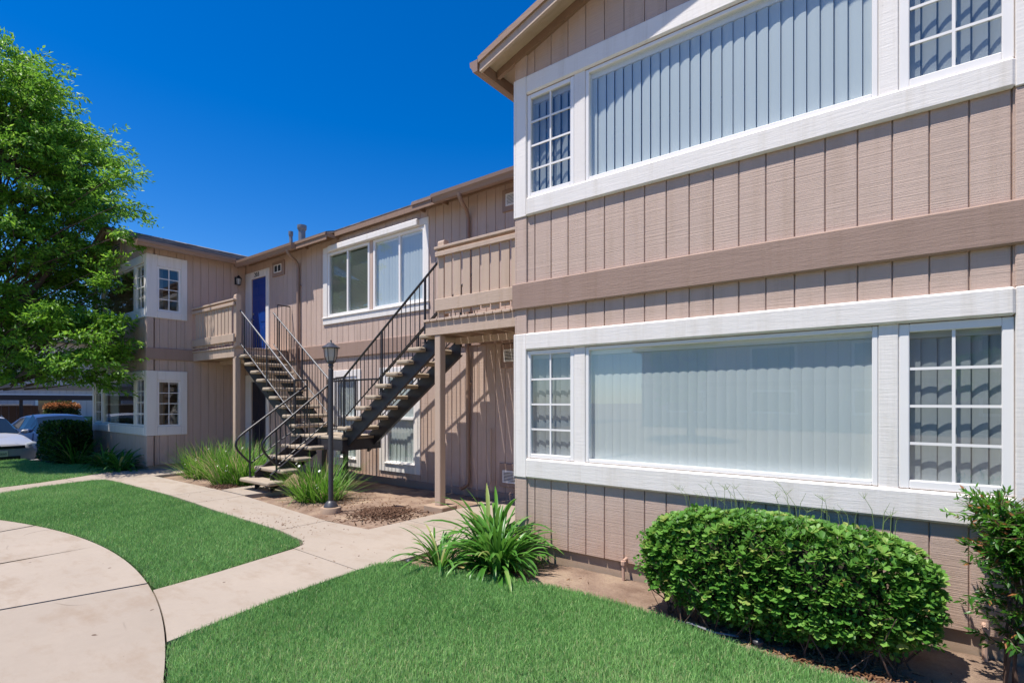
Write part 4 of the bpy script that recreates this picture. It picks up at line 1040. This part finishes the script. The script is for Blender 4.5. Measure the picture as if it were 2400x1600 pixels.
trunk = [(TX, TY, -.1), (TX+.03, TY, .6), (TX-.02, TY+.05, 2.0), (TX+.06, TY+.10, 3.6), (TX+.02, TY+.25, 5.4), (TX+.10, TY+.3, 7.4), (TX+.05, TY+.35, 9.2)]
tm = MB(); tm.tube([Vector(p) for p in trunk], [.24, .19, .165, .14, .10, .06, .02], 12)
for i in range(9):
    z0 = 1.9+i*.62; az = i*2.4+.4; tgt = cen+np.array([math.cos(az)*2.0, math.sin(az)*1.5, (z0-5)*.8+.4]); 
    if i in (0, 2, 4): tgt = cen+ax_l*2.4+np.array([0, -.2, [-2.4, -.6, 1.0][i//2]])
    if tgt[1] > 4.0 and tgt[2] < 6: tgt[1] = 3.9
    s = np.array([TX+.03, TY+.12, z0]); m = (s+tgt)/2+np.array([0, 0, -.15])
    tm.tube([tuple(s), tuple(m), tuple(tgt)], [.085-.005*i, .055, .018], 8)
tm.build('trunk', M['bark'], tr_, True, 60)
tpts = np.array(trunk)
for p in sprays:
    zz = np.clip(p[2]-rg.uniform(.6, 1.6), 1.8, 8.8); k = np.interp(zz, tpts[:, 2], np.arange(len(tpts))); q = np.array([np.interp(zz, tpts[:, 2], tpts[:, j]) for j in range(3)])
    mid = (q*.45+p*.55)+rg.normal(size=3)*.12; start = q*.4+mid*.6
    br.tube([tuple(start), tuple(mid), tuple(p)], [.022, .015, .006], 5, cap=False)
    out = p-q; out[2] *= .25; out /= max(np.linalg.norm(out), .1); out = out+rg.normal(size=3)*.35; out[2] = rg.uniform(-.35, .25); out /= np.linalg.norm(out)
    L = rg.uniform(.75, 1.35); sd = np.cross(out, [0, 0, 1]); sd /= np.linalg.norm(sd); n = 330
    for tw_i in range(8):                                   # twigs fan out from the spray
        a0 = rg.uniform(-.1, .6)*L; base = p+out*(a0-.35*L); ang = rg.uniform(-1.0, 1.0)
        td = out*math.cos(ang)+sd*math.sin(ang)+np.array([0, 0, rg.uniform(-.25, .35)]); td /= np.linalg.norm(td); TL2 = L*rg.uniform(.45, .8)
        br.tube([tuple(base), tuple(base+td*TL2*.9)], [.006, .002], 3, cap=False)
        m = 38; s = rg.uniform(.05, 1.05, m)
        pp = base+td*(s*TL2)[:, None]+rg.normal(size=(m, 3))*np.array([.055, .055, .045])
        pos_.append(pp); dd = td+rg.normal(size=(m, 3))*.75; dd[:, 2] -= .25; dr.append(dd); rl.append(rg.uniform(-1.3, 1.3, m)); sc.append(rg.uniform(.08, .15, m)); ti.append(np.clip(rg.beta(2, 2.2, m)*.8+rg.uniform(-.1, .15), 0, 1))
pos_ = np.vstack(pos_); dr = np.vstack(dr); rl = np.concatenate(rl); sc = np.concatenate(sc); ti = np.concatenate(ti)
ok = ~((pos_[:, 1] > 4.44) & (pos_[:, 0] < -13.8) & (pos_[:, 2] < 5.5+np.maximum(0, pos_[:, 1]-4)*.1)) & (pos_[:, 1]+pos_[:, 2]/2.8 > 2.75)
pos_, dr, rl, sc, ti = pos_[ok], dr[ok], rl[ok], sc[ok], ti[ok]
v, t, c = scatter(*LEAF_NAR, pos_, rot_from(dr, rl), sc, np.repeat(ti[:, None], 3, 1))
br.build('branches', M['bark'], tr_)
tag(link('crown', fast_mesh('crown', v, t, c), M['tree'], tr_), kind='stuff')

# ---- mulch, litter, small ground things
def chips(name, label, cx, cy, rx, ry, n, zf, size, mat, seed, h=.02):
    rg = np.random.default_rng(seed); a = rg.uniform(0, 6.28, n); r = np.abs(rg.normal(0, .5, n)); x = cx+r*np.cos(a)*rx; y = cy+r*np.sin(a)*ry
    z = np.array([zf(p, q) for p, q in zip(x, y)])+rg.uniform(.0, h, n); d = rand_dirs(n); d[:, 2] *= .35
    tv = np.array([(-.5,-.16,-.05),(.5,-.12,-.05),(.45,.14,-.05),(-.5,.12,-.05),(-.48,-.12,.06),(.42,-.1,.05),(.40,.1,.06),(-.45,.1,.05)]); tf = np.array([(4,5,6),(4,6,7),(0,1,5),(0,5,4),(1,2,6),(1,6,5),(2,3,7),(2,7,6),(3,0,4),(3,4,7)])
    ti = rg.beta(2, 2, n); v, t, c = scatter(tv, tf, np.c_[x, y, z], rot_from(d, rg.uniform(-.5, .5, n)), rg.uniform(*size, n), np.repeat(ti[:, None], 3, 1))
    o = link(name, fast_mesh(name, v, t, c, False), M[mat]); return tag(o, label, 'mulch' if mat == 'mulch' else 'leaf litter', kind='stuff')
chips('mulch_pile', 'pile of dark wood chips in the bed right of the lamp post', -6.05, 4.86, .55, .50, 2600, z_court, (.02, .065), 'mulch', 31, .03)
chips('mulch_pile', 'wood chips below the tall reeds left of the bottom step', -10.40, 4.58, .45, .28, 900, z_court, (.02, .06), 'mulch', 32, .03)
chips('leaf_litter', 'dead leaves and twigs on the soil below the near hedge', -.5, 3.86, 1.0, .22, 900, z_right, (.015, .05), 'litter', 33)
chips('leaf_litter', 'dry bits of leaf round the lily plants by the path', -3.3, 3.85, .8, .4, 350, z_right, (.015, .05), 'litter', 34)
chips('leaf_litter', 'dry bits of leaf blown over the concrete walk', -6.5, 3.6, 4.5, 1.3, 260, lambda x, y: .002, (.010, .028), 'litter', 36, .004)
chips('leaf_litter', 'scattered twigs and clods in the courtyard bed', -8.2, 5.2, 3.6, 1.0, 1500, z_court, (.012, .045), 'litter', 35)
def sprinkler(x, y, z, label):
    s = thing('sprinkler_head', (x, y, z), label, 'sprinkler'); mb = MB(); mb.lathe([(.026, z-.05), (.026, z+.025), (.036, z+.03), (.036, z+.044), (.028, z+.05), (.010, z+.05), (.009, z+.043)], x, y, 16); mb.build('cap', M['lampmetal'], s, True, 30)
    mb = MB(); mb.lathe([(.009, z+.044), (.009, z+.055), (.003, z+.057)], x, y, 10); mb.build('nozzle', M['pipe'], s, True)
sprinkler(-4.02, 3.53, -.02, 'round grey sprinkler head at the path corner by the small lily')
sprinkler(-.86, 3.80, -.04, 'sprinkler head on bare soil in front of the near hedge')
mb = MB(); pts = [(-6.72, 4.60, -.03), (-6.4, 4.75, -.035), (-6.2, 4.95, .0), (-6.0, 5.2, -.02), (-5.7, 5.4, -.03)]; mb.tube(pts, .007, 6); tag(mb.build('drip_hose', M['stem'], None, True), 'thin dark drip hose running from lamp footing across the mulch', 'hose')
mb = MB(); mb.tube([(-1.42, 3.86, -.03), (-1.3, 3.80, .0), (-1.15, 3.80, -.02), (-1.0, 3.86, -.03)], .009, 6); tag(mb.build('drip_hose', M['pipe'], None, True), 'short grey drip hose on the soil at the near hedge foot', 'hose')
# ================================================================== cars in the parking lot
def carpaint(name, col):
    m, nt, p, L = nodes(name); p.inputs['Base Color'].default_value = col; p.inputs['Metallic'].default_value = .1; p.inputs['Roughness'].default_value = .45
    p.inputs['Coat Weight'].default_value = .6; p.inputs['Coat Roughness'].default_value = .03; return m
M['silver'] = carpaint('silver_paint', (.36, .36, .38, 1)); M['bluecar'] = carpaint('blue_paint', (.018, .05, .15, 1)); M['greycar'] = carpaint('grey_paint', (.12, .12, .13, 1))
M['carglass'] = plain('car_glass', (.012, .018, .022, 1), .04, var=.0, spec=.9); M['tyre'] = plain('tyre', (.012, .012, .012, 1), .85); M['rim'] = plain('alloy_rim', (.45, .45, .46, 1), .3, .9)
M['headlamp'] = plain('headlamp_lens', (.42, .44, .46, 1), .08, spec=.9); M['plate'] = plain('number_plate', (.62, .60, .52, 1), .5); M['chrome'] = plain('chrome', (.75, .75, .76, 1), .12, 1.0)
M['redlens'] = plain('red_lens', (.25, .01, .012, 1), .15)
def car(name, loc, deg, label, mat, S, plate=None, emblem=False, W=.88, wx=(.82, 3.46)):
    t = thing(name, loc, label, 'car'); ca, sa = math.cos(R(deg)), math.sin(R(deg))
    X = lambda x, y, z: (loc[0]-x*ca-y*sa, loc[1]-x*sa+y*ca, loc[2]+z)       # x backwards from the nose
    prof = []
    for (x, zs_, zw, zb, zr, wb, ww, wbe, wr) in S:
        prof.append((x, [(0, zs_), (wb*.93, zs_), (wb, zs_+.10), (ww, zw), (wbe, zb), (wr, zr-.035), (wr*.62, zr), (0, zr+.012)]))
    K = 8
    def grid(cols, rows_, off=0.0, inset=None):
        mb = MB()
        return mb
    body = MB(); vs = []
    for x, pr in prof:
        for y, z in pr: vs.append(X(x, y, z))
        for y, z in pr[-2:0:-1]: vs.append(X(x, -y, z))
    n = 2*K-2; fs = []
    for i in range(len(prof)-1):
        for k in range(n): fs.append((i*n+k, i*n+(k+1) % n, (i+1)*n+(k+1) % n, (i+1)*n+k))
    fs += [tuple(range(n)), tuple((len(prof)-1)*n+k for k in range(n))[::-1]]
    body.add(vs, fs); b = body.build('body', M[mat], t, True, 32)
    # glass: follows the body, a hair proud of it
    def pane(name, i0, i1, k0, k1, sides, ins=(.06, .06, .10, .08)):
        (xa, pa), (xb, pb) = prof[i0], prof[i1]
        def at(pr, f):
            k = min(int(f), K-2); q = f-k; return (pr[k][0]*(1-q)+pr[k+1][0]*q, pr[k][1]*(1-q)+pr[k+1][1]*q)
        fa, fb = k0+(k1-k0)*ins[2], k0+(k1-k0)*(1-ins[3]); ks = [fa]+[k for k in range(k0, k1+1) if fa < k < fb]+[fb]
        def ring(sg):
            out = []
            for f in (ks if sg > 0 else ks[::-1]):
                col = []
                for u in (ins[0], 1-ins[1]):
                    (ya, za), (yb, zb) = at(pa, f), at(pb, f); col.append(Vector(X(xa*(1-u)+xb*u, sg*(ya*(1-u)+yb*u), za*(1-u)+zb*u)))
                out.append(col)
            return out
        runs = [ring(1)+ring(-1)[1:]] if k1 == 7 and ins[3] == 0 else [ring(sg) for sg in sides]
        ctr = Vector(X(2.4, 0, .75))
        for run in runs:
            mb = MB(); vs = []
            for col in run:
                for p in col: d = (p-ctr).normalized(); vs.append(p+d*.012)
            for col in run:
                for p in col: d = (p-ctr).normalized(); vs.append(p-d*.008)
            n2 = len(run)*2; fs = []
            for i in range(len(run)-1): a = 2*i; fs += [(a, a+1, a+3, a+2), (n2+a, n2+a+2, n2+a+3, n2+a+1), (a, a+2, n2+a+2, n2+a), (a+1, n2+a+1, n2+a+3, a+3)]
            fs += [(0, n2, n2+1, 1), (n2-2, n2-1, 2*n2-1, 2*n2-2)]
            mb.add(vs, fs); mb.build(name, M['carglass'], t, True, 40)
    return t, X, prof, pane
def wheels(t, X, W, wx, r=.315):
    for x in wx:
        for sg in (-1, 1):
            def ring(mb, prof_):
                n = 20; vs = []
                for (rad, off) in prof_:
                    for k in range(n): a = 2*math.pi*k/n; vs.append(X(x+rad*math.cos(a), sg*(W+off), r+rad*math.sin(a)))
                m = len(prof_); mb.add(vs, [(i*n+k, i*n+(k+1) % n, (i+1)*n+(k+1) % n, (i+1)*n+k) for i in range(m-1) for k in range(n)]+[tuple(range(n)), tuple((m-1)*n+k for k in range(n))])
            mb = MB(); ring(mb, [(.27, -.21), (r, -.19), (r, -.02), (.29, .004), (.21, .004)]); w = mb.build('tyre', M['tyre'], t, True, 40)
            mb = MB(); ring(mb, [(.20, -.05), (.205, .006), (.16, .012), (.05, .002), (.03, .010)]); mb.build('rim', M['rim'], w, True, 30)
def front(t, X, W, zg, hl, plate, emblem, mat):
    mb = MB(); q = lambda x, y, z: X(x, y, z)
    def bx(x0, x1, y0, y1, z0, z1): mb.add([q(x, y, z) for x in (x0, x1) for y in (y0, y1) for z in (z0, z1)], [(0,1,3,2),(4,6,7,5),(0,4,5,1),(2,3,7,6),(0,2,6,4),(1,5,7,3)])
    bx(-.012, .06, -.52, .52, zg, zg+.075); bx(-.022, .05, -.42, .42, .26, .37)
    for s in (-1, 1): bx(.05, .12, s*.56, s*.70, .30, .38)
    mb.build('grille', M['black'], t)
    for s in (-1, 1):
        mb = MB(); n = 14; vs = []
        for k in range(n):
            a = 2*math.pi*k/n; u, v = math.cos(a), math.sin(a); vs.append(q(hl[0]+.10*(u*.5+.5)**1.3*1.6-.03+.05*v, s*(hl[1]+.17*u), hl[2]+.065*v+.035*u))
        c = q(hl[0]-.055, s*(hl[1]-.02), hl[2]); mb.add(vs+[c], [(k, (k+1) % n, n) for k in range(n)]); mb.build('headlight', M['headlamp'], t, True, 80)
    if plate:
        mb = MB(); bx(-.035, -.022, -.16, .16, .375, .53); pl_ = mb.build('number_plate', M['plate'], t)
        cu = bpy.data.curves.new('plate_text', 'FONT'); cu.body = plate; cu.size = .098; cu.align_x = 'CENTER'; cu.extrude = .001; tt = bpy.data.objects.new('tmp', cu); COL.objects.link(tt); bpy.context.view_layer.update()
        me = bpy.data.meshes.new_from_object(tt.evaluated_get(bpy.context.evaluated_depsgraph_get())); bpy.data.objects.remove(tt)
        for v in me.vertices: v.co = Vector(X(-.0375-v.co.z, v.co.x*.78, .412+v.co.y))
        me.name = 'plate_text'; link('plate_text', me, M['black'], pl_)
    if emblem:
        mb = MB(); c0 = Vector((0, zg+.045))
        for a in (90, 210, 330):
            d = Vector((math.cos(R(a)), math.sin(R(a)))); s_ = Vector((-d.y, d.x)); pts = [c0, c0+d*.032+s_*.019, c0+d*.064, c0+d*.032-s_*.019]
            mb.add([q(-.022, p.x, p.y) for p in pts]+[q(-.012, p.x, p.y) for p in pts], [(0,1,2,3),(7,6,5,4),(0,4,5,1),(1,5,6,2),(2,6,7,3),(3,7,4,0)])
        mb.build('emblem', M['chrome'], t)
def mirror(t, X, x, y, z, mat):
    for s in (-1, 1):
        mb = MB(); vs = []; n = 10
        for i in range(6):
            ph = math.pi*i/5
            for k in range(n): a = 2*math.pi*k/n; vs.append(X(x-.05*math.cos(ph), s*(y+.10+.10*math.sin(ph)*math.cos(a)), z+.065*math.sin(ph)*math.sin(a)))
        mb.add(vs, [(i*n+k, i*n+(k+1) % n, (i+1)*n+(k+1) % n, (i+1)*n+k) for i in range(5) for k in range(n)]); mb.build('side_mirror', M[mat], t, True, 80)
# stations: x, sill, waist, belt, roof, half widths
SED = [(0.0,.24,.42,.56,.62,.62,.66,.60,.50),(.06,.20,.42,.62,.69,.74,.78,.70,.58),(.30,.19,.48,.70,.76,.84,.86,.80,.66),(.95,.18,.55,.79,.85,.86,.88,.84,.72),(1.38,.18,.58,.86,.93,.86,.885,.84,.74),(2.12,.18,.60,.92,1.40,.86,.89,.85,.60),(2.75,.18,.60,.94,1.44,.86,.89,.85,.62),(3.45,.18,.61,.96,1.37,.86,.885,.84,.58),(4.02,.20,.62,.98,1.05,.85,.88,.82,.66),(4.50,.24,.60,.94,1.00,.80,.84,.78,.62),(4.58,.30,.58,.84,.90,.74,.78,.72,.58)]
def sedan(name, loc, deg, label, mat, plate, emblem, hl, zg, scale=None):
    S = SED if scale is None else [(x, a*scale, b*scale, c*scale, d*scale, e, f, g_, h) for x, a, b, c, d, e, f, g_, h in SED]
    t, X, prof, pane = car(name, loc, deg, label, mat, S)
    pane('windscreen', 4, 5, 4, 7, (1, -1), (.05, .06, .12, 0)); pane('rear_window', 7, 8, 4, 7, (1, -1), (.06, .10, .14, 0))
    pane('side_window', 4, 5, 4, 5, (1, -1), (.62, -.38, .10, .16)); pane('side_window', 5, 6, 4, 5, (1, -1), (.44, .02, .10, .12)); pane('side_window', 6, 7, 4, 5, (1, -1), (.05, .04, .10, .12)); pane('side_window', 7, 8, 4, 5, (1, -1), (.05, .55, .12, .30))
    wheels(t, X, .87, (.88, 3.55)); front(t, X, .88, zg, hl, plate, emblem, mat); mirror(t, X, 1.62, .84, .96, mat)
    mb = MB()
    for s in (-1, 1): mb.add([X(x, s*.884, z) for x in (2.2, 2.42) for z in (.80, .825)]+[X(x, s*.905, z) for x in (2.2, 2.42) for z in (.80, .825)], [(0,1,3,2),(4,6,7,5),(0,4,5,1),(2,3,7,6),(0,2,6,4),(1,5,7,3)])
    mb.build('door_handle', M['chrome'], t); return t
sedan('parked_car', (-19.55, 2.82, -.27), 5, 'silver sedan cut by the left edge with a number plate in front', 'silver', '7KJU660', True, (.10, .66, .66), .575)
sedan('parked_car', (-20.1, 4.90, -.27), 7, 'metallic blue sedan parked behind the dark hedge', 'bluecar', None, False, (.10, .66, .66), .50)
SUV = [(0,.3,.6,.85,.95,.66,.70,.66,.55),(.1,.28,.6,.92,1.02,.82,.86,.80,.64),(.9,.26,.68,1.02,1.08,.88,.92,.88,.74),(1.25,.26,.70,1.06,1.12,.88,.93,.88,.76),(1.85,.26,.72,1.10,1.64,.88,.93,.89,.68),(2.8,.26,.72,1.12,1.72,.88,.93,.89,.70),(3.9,.26,.72,1.12,1.68,.88,.93,.88,.66),(4.45,.28,.72,1.12,1.22,.86,.91,.86,.72),(4.6,.34,.70,1.0,1.08,.80,.86,.80,.64)]
t, X, prof, pane = car('parked_car', (-27.2, 8.75, ground_profile(-28)), 265, 'dark grey car half hidden behind the left wing', 'greycar', SUV)
pane('windscreen', 3, 4, 4, 7, (1, -1), (.05, .06, .12, 0)); pane('side_window', 4, 5, 4, 5, (1, -1), (.05, .03, .10, .12)); pane('side_window', 5, 6, 4, 5, (1, -1), (.03, .05, .10, .12)); pane('rear_window', 6, 7, 4, 7, (1, -1), (.06, .10, .14, 0))
wheels(t, X, .91, (.9, 3.6), .35); front(t, X, .92, .72, (.12, .70, .86), None, False, 'greycar')

# ================================================================== beyond the parking lot
M['farwall'] = paint('far_siding', (.55, .46, .46, 1), .8, (30, 30, 2), .2, .05); M['fence'] = paint('brown_fence', (.15, .085, .065, 1), .8, (30, 30, 2), .3, .12)
M['beam'] = plain('dark_brown_steel', (.045, .028, .022, 1), .5); M['cap'] = plain('pale_cap', (.85, .80, .76, 1), .6)
gz = ground_profile(-36)
cp = thing('carport', (-36, 6, gz), 'long low brown carport with pale roof edge behind the cars', 'carport')
mb = MB(); mb.box(-38.6, -35.6, -9, 16, gz+2.50, gz+2.56); mb.build('roof', M['cap'], cp)
mb = MB(); mb.box(-35.63, -35.59, -9, 16, gz+2.24, gz+2.495); mb.build('fascia', M['beam'], cp)
for y in (-5.5, -2.0, 1.6, 5.95, 10.3, 14.0): mb = MB(); mb.box(-35.85, -35.72, y-.06, y+.06, gz-.05, gz+2.49); mb.build('post', M['beam'], cp)
fn = thing('fence', (-39, 3, gz), 'brown board fence with pale top cap behind the carport', 'fence')
y = -9.0
while y < 6.9:
    mb = MB(); mb.box(-39.06, -39.0+random.uniform(-.01, .01), y+.006, y+.294, gz-.03, gz+1.95); mb.build('fence_board', M['fence'], fn); y += .30
mb = MB(); mb.box(-39.12, -38.95, -9, 6.95, gz+1.95, gz+2.02); mb.build('cap', M['cap'], fn)
fb = thing('far_building', (-50, 4, gz), 'pale mauve two-storey building behind the carport', 'building')
mb = MB(); mb.box(-58, -50, -16, 13.5, gz-.1, gz+6.6); w = mb.build('wall', M['farwall'], fb)
for i in range(74): mb = MB(); mb.box(-49.985, -49.96, -16+.4*i, -16+.4*i+.385, gz-.08, gz+6.5); mb.build('siding_board', M['farwall'], w)
mb = MB(); mb.box(-49.96, -49.90, -16, 13.5, gz+3.0, gz+3.35); mb.build('belt_board', M['band'], fb)
for y in (-11, -5, 2.4, 9.2):
    for z in (.95, 4.0):
        mb = MB(); mb.box(-49.955, -49.88, y-.15, y+2.05, gz+z-.15, gz+z+1.55); f = mb.build('window', M['white'], fb)
        mb = MB(); mb.box(-49.89, -49.87, y, y+1.9, gz+z, gz+z+1.4); mb.build('pane', M['carglass'], f)
mb = MB(); mb.prism([(-59, 6.6), (-54, 8.3), (-49, 6.6), (-49, 6.45), (-59, 6.45)], lambda a, b: (a, -17, gz+b), lambda a, b: (a, 14.5, gz+b)); mb.build('roof', M['shingle'], fb)
hedge('red_tipped_hedge', (-33.2, 7.0, gz+1.20), (.6, .62, .92), 'rounded hedge with orange-red tops beyond the blue sedan', 4200, 'photinia', (.08, .14), seed=14, zb=gz, stems=6, tint=(0, .5),
      extra=[foliage_shell((-33.2, 7.0, gz+1.84), (.58, .60, .24), 2200, 3.2, (.08, .14), .3, .05, cut=lambda p: p[:, 2] > gz+1.86, tint=(.55, 1.0), seed=15)])
bank = MB(); bank.add([(-60, 10, gz-.05), (-60, 40, gz-.05), (-42, 40, gz-.05), (-42, 10, gz-.05), (-54, 10, gz+1.6), (-54, 40, gz+1.6)], [(0,1,5,4), (4,5,2,3), (3,0,4), (1,2,5)])
structure(bank.build('grass_bank', plain('dry_lawn', (.20, .24, .06, 1), .95, var=.3, vs=3, bs=.6, bscale=20)))

# ================================================================== grass blades
def in_poly(px, py, poly):
    ins = np.zeros(len(px), bool); n = len(poly)
    for i in range(n):
        x0, y0 = poly[i]; x1, y1 = poly[(i+1) % n]
        c = ((y0 > py) != (y1 > py)); xi = (x1-x0)*(py-y0)/((y1-y0) if y1 != y0 else 1e-9)+x0
        ins ^= c & (px < xi)
    return ins
def lawn_noise(x, y):
    return .5+.25*np.sin(x*1.7+np.sin(y*2.3)*1.2)*np.sin(y*1.9+x*.6)+.15*np.sin(x*5.3+1)*np.sin(y*4.7+2)+.1*np.sin(x*11+y*7)
def grass(poly, dens, h, w, label, box, seg2, seed, clump_amt=1.0):
    rg = np.random.default_rng(seed); x0, x1, y0, y1 = box; n = int(dens*(x1-x0)*(y1-y0))
    x = rg.uniform(x0, x1, n); y = rg.uniform(y0, y1, n); k = in_poly(x, y, poly)
    dpt = .6115*-x+.7912*y; lat = .7912*x+.6115*y
    k &= (dpt > 1.6) & (lat < dpt*1.02+.5) & (lat > -dpt*1.02-.8)
    x, y = x[k], y[k]; m = len(x); f = lawn_noise(x, y); patch = np.clip(.5+.5*np.sin(x*.9+1.3*np.sin(y*1.1+.5))*np.sin(y*1.3-x*.4+.8), 0, 1)**3
    x = x+rg.normal(0, .012, m); y = y+rg.normal(0, .012, m)
    az = rg.uniform(0, 6.283, m); ln = np.abs(rg.normal(0, .42, m)); hh = h*rg.uniform(.55, 1.15, m)*(.86+.28*f); ww = w*rg.uniform(.7, 1.3, m)*.5
    fa = rg.uniform(0, 6.283, m); sx, sy = np.cos(fa)*ww, np.sin(fa)*ww
    dx, dy = np.cos(az)*np.sin(ln), np.sin(az)*np.sin(ln); dz = np.cos(ln)
    b = np.c_[x, y, np.full(m, -.006)]; mid = b+np.c_[dx*.45, dy*.45, dz]*(hh*.55)[:, None]; tip = b+np.c_[dx*1.25, dy*1.25, dz*.95]*hh[:, None]; s = np.c_[sx, sy, np.zeros(m)]
    tint = np.clip(rg.beta(2.2, 2.4, m)*.85+(f-.5)*.28, 0, .95); tint = np.clip(tint+patch*.16, 0, .95); tint = np.where(rg.random(m) < .03+.10*patch, rg.uniform(.9, 1.0, m), tint); hh = hh*np.where(rg.random(m) < .03, 1.5, 1.0)
    if seg2:
        v = np.stack([b-s, b+s, mid-s*.8, mid+s*.8, tip], 1).reshape(-1, 3); base = (np.arange(m)*5)[:, None, None]
        t = (np.array([[0,1,3],[0,3,2],[2,3,4]])[None]+base).reshape(-1, 3); c = np.repeat(tint, 5)
    else:
        v = np.stack([b-s, b+s, tip], 1).reshape(-1, 3); t = (np.array([[0,1,2]])[None]+(np.arange(m)*3)[:, None, None]).reshape(-1, 3); c = np.repeat(tint, 3)
    o = link('grass', fast_mesh('grass', v, t, np.repeat(c[:, None], 3, 1)), M['grass'])
    return tag(o, label, 'grass', kind='stuff')
grass(LAWN_B, 19000, .048, .0036, 'mown green grass of the near lawn along the soil bed', (-4.3, 1.6, .6, 3.95), True, 41)
grass(LAWN_A, 8000, .048, .0060, 'mown green grass of the lawn between patio and walk', (-13.3, -5.0, .5, 3.6), False, 42)
grass(LAWN_C, 3800, .055, .010, 'shaded green grass of the lawn before the parked cars', (-19.45, -12.9, -.5, 4.05), False, 43)

# ================================================================== across the patio, behind the camera: shows only mirrored in the window panes
ob = thing('opposite_building', (-3, -27, -.14), 'tan two-storey building across the patio, mirrored in the panes', 'building')
mb = MB(); mb.box(-16, 12, -36, -27, -.2, 5.3); w = mb.build('wall', M['siding'], ob)
mb = MB(); mb.box(-16.03, 12.03, -27.0, -26.95, 2.57, 2.85); mb.build('belt_board', M['band'], ob)
mb = MB(); mb.prism([(-37, 5.25), (-31.5, 7.1), (-26.4, 5.25), (-26.4, 5.1), (-37, 5.1)], lambda a, b: (-16.5, a, b), lambda a, b: (12.5, a, b)); mb.build('roof', M['shingle'], ob)
for x in (-14, -8.5, -3, 2.5, 8):
    for z in (.95, 3.7):
        mb = MB(); mb.box(x-.15, x+2.55, -26.995, -26.93, z-.15, z+1.35); f = mb.build('window', M['white'], ob)
        mb = MB(); mb.box(x, x+2.4, -26.94, -26.92, z, z+1.2); mb.build('pane', M['carglass'], f)
parts_ = [o for o in COL.objects if o.parent == tr_]
for i, (x, y, sc_, rz, lab) in enumerate(((-9.0, -17, .85, 1.1, 'left'), (5.0, -19, 1.0, 2.6, 'right'), (-22, -16, .95, .4, 'far left'))):
    t2 = tr_.copy(); COL.objects.link(t2); t2.location = (x, y, -.15); t2.rotation_euler.z = rz; t2.scale = (sc_,)*3
    t2['label'] = 'shade tree across the patio, %s of the three mirrored in the panes' % lab; t2['group'] = 'trees across the patio'
    for o in parts_:
        c = o.copy(); COL.objects.link(c); c.parent = t2; c.matrix_parent_inverse = o.matrix_parent_inverse.copy()
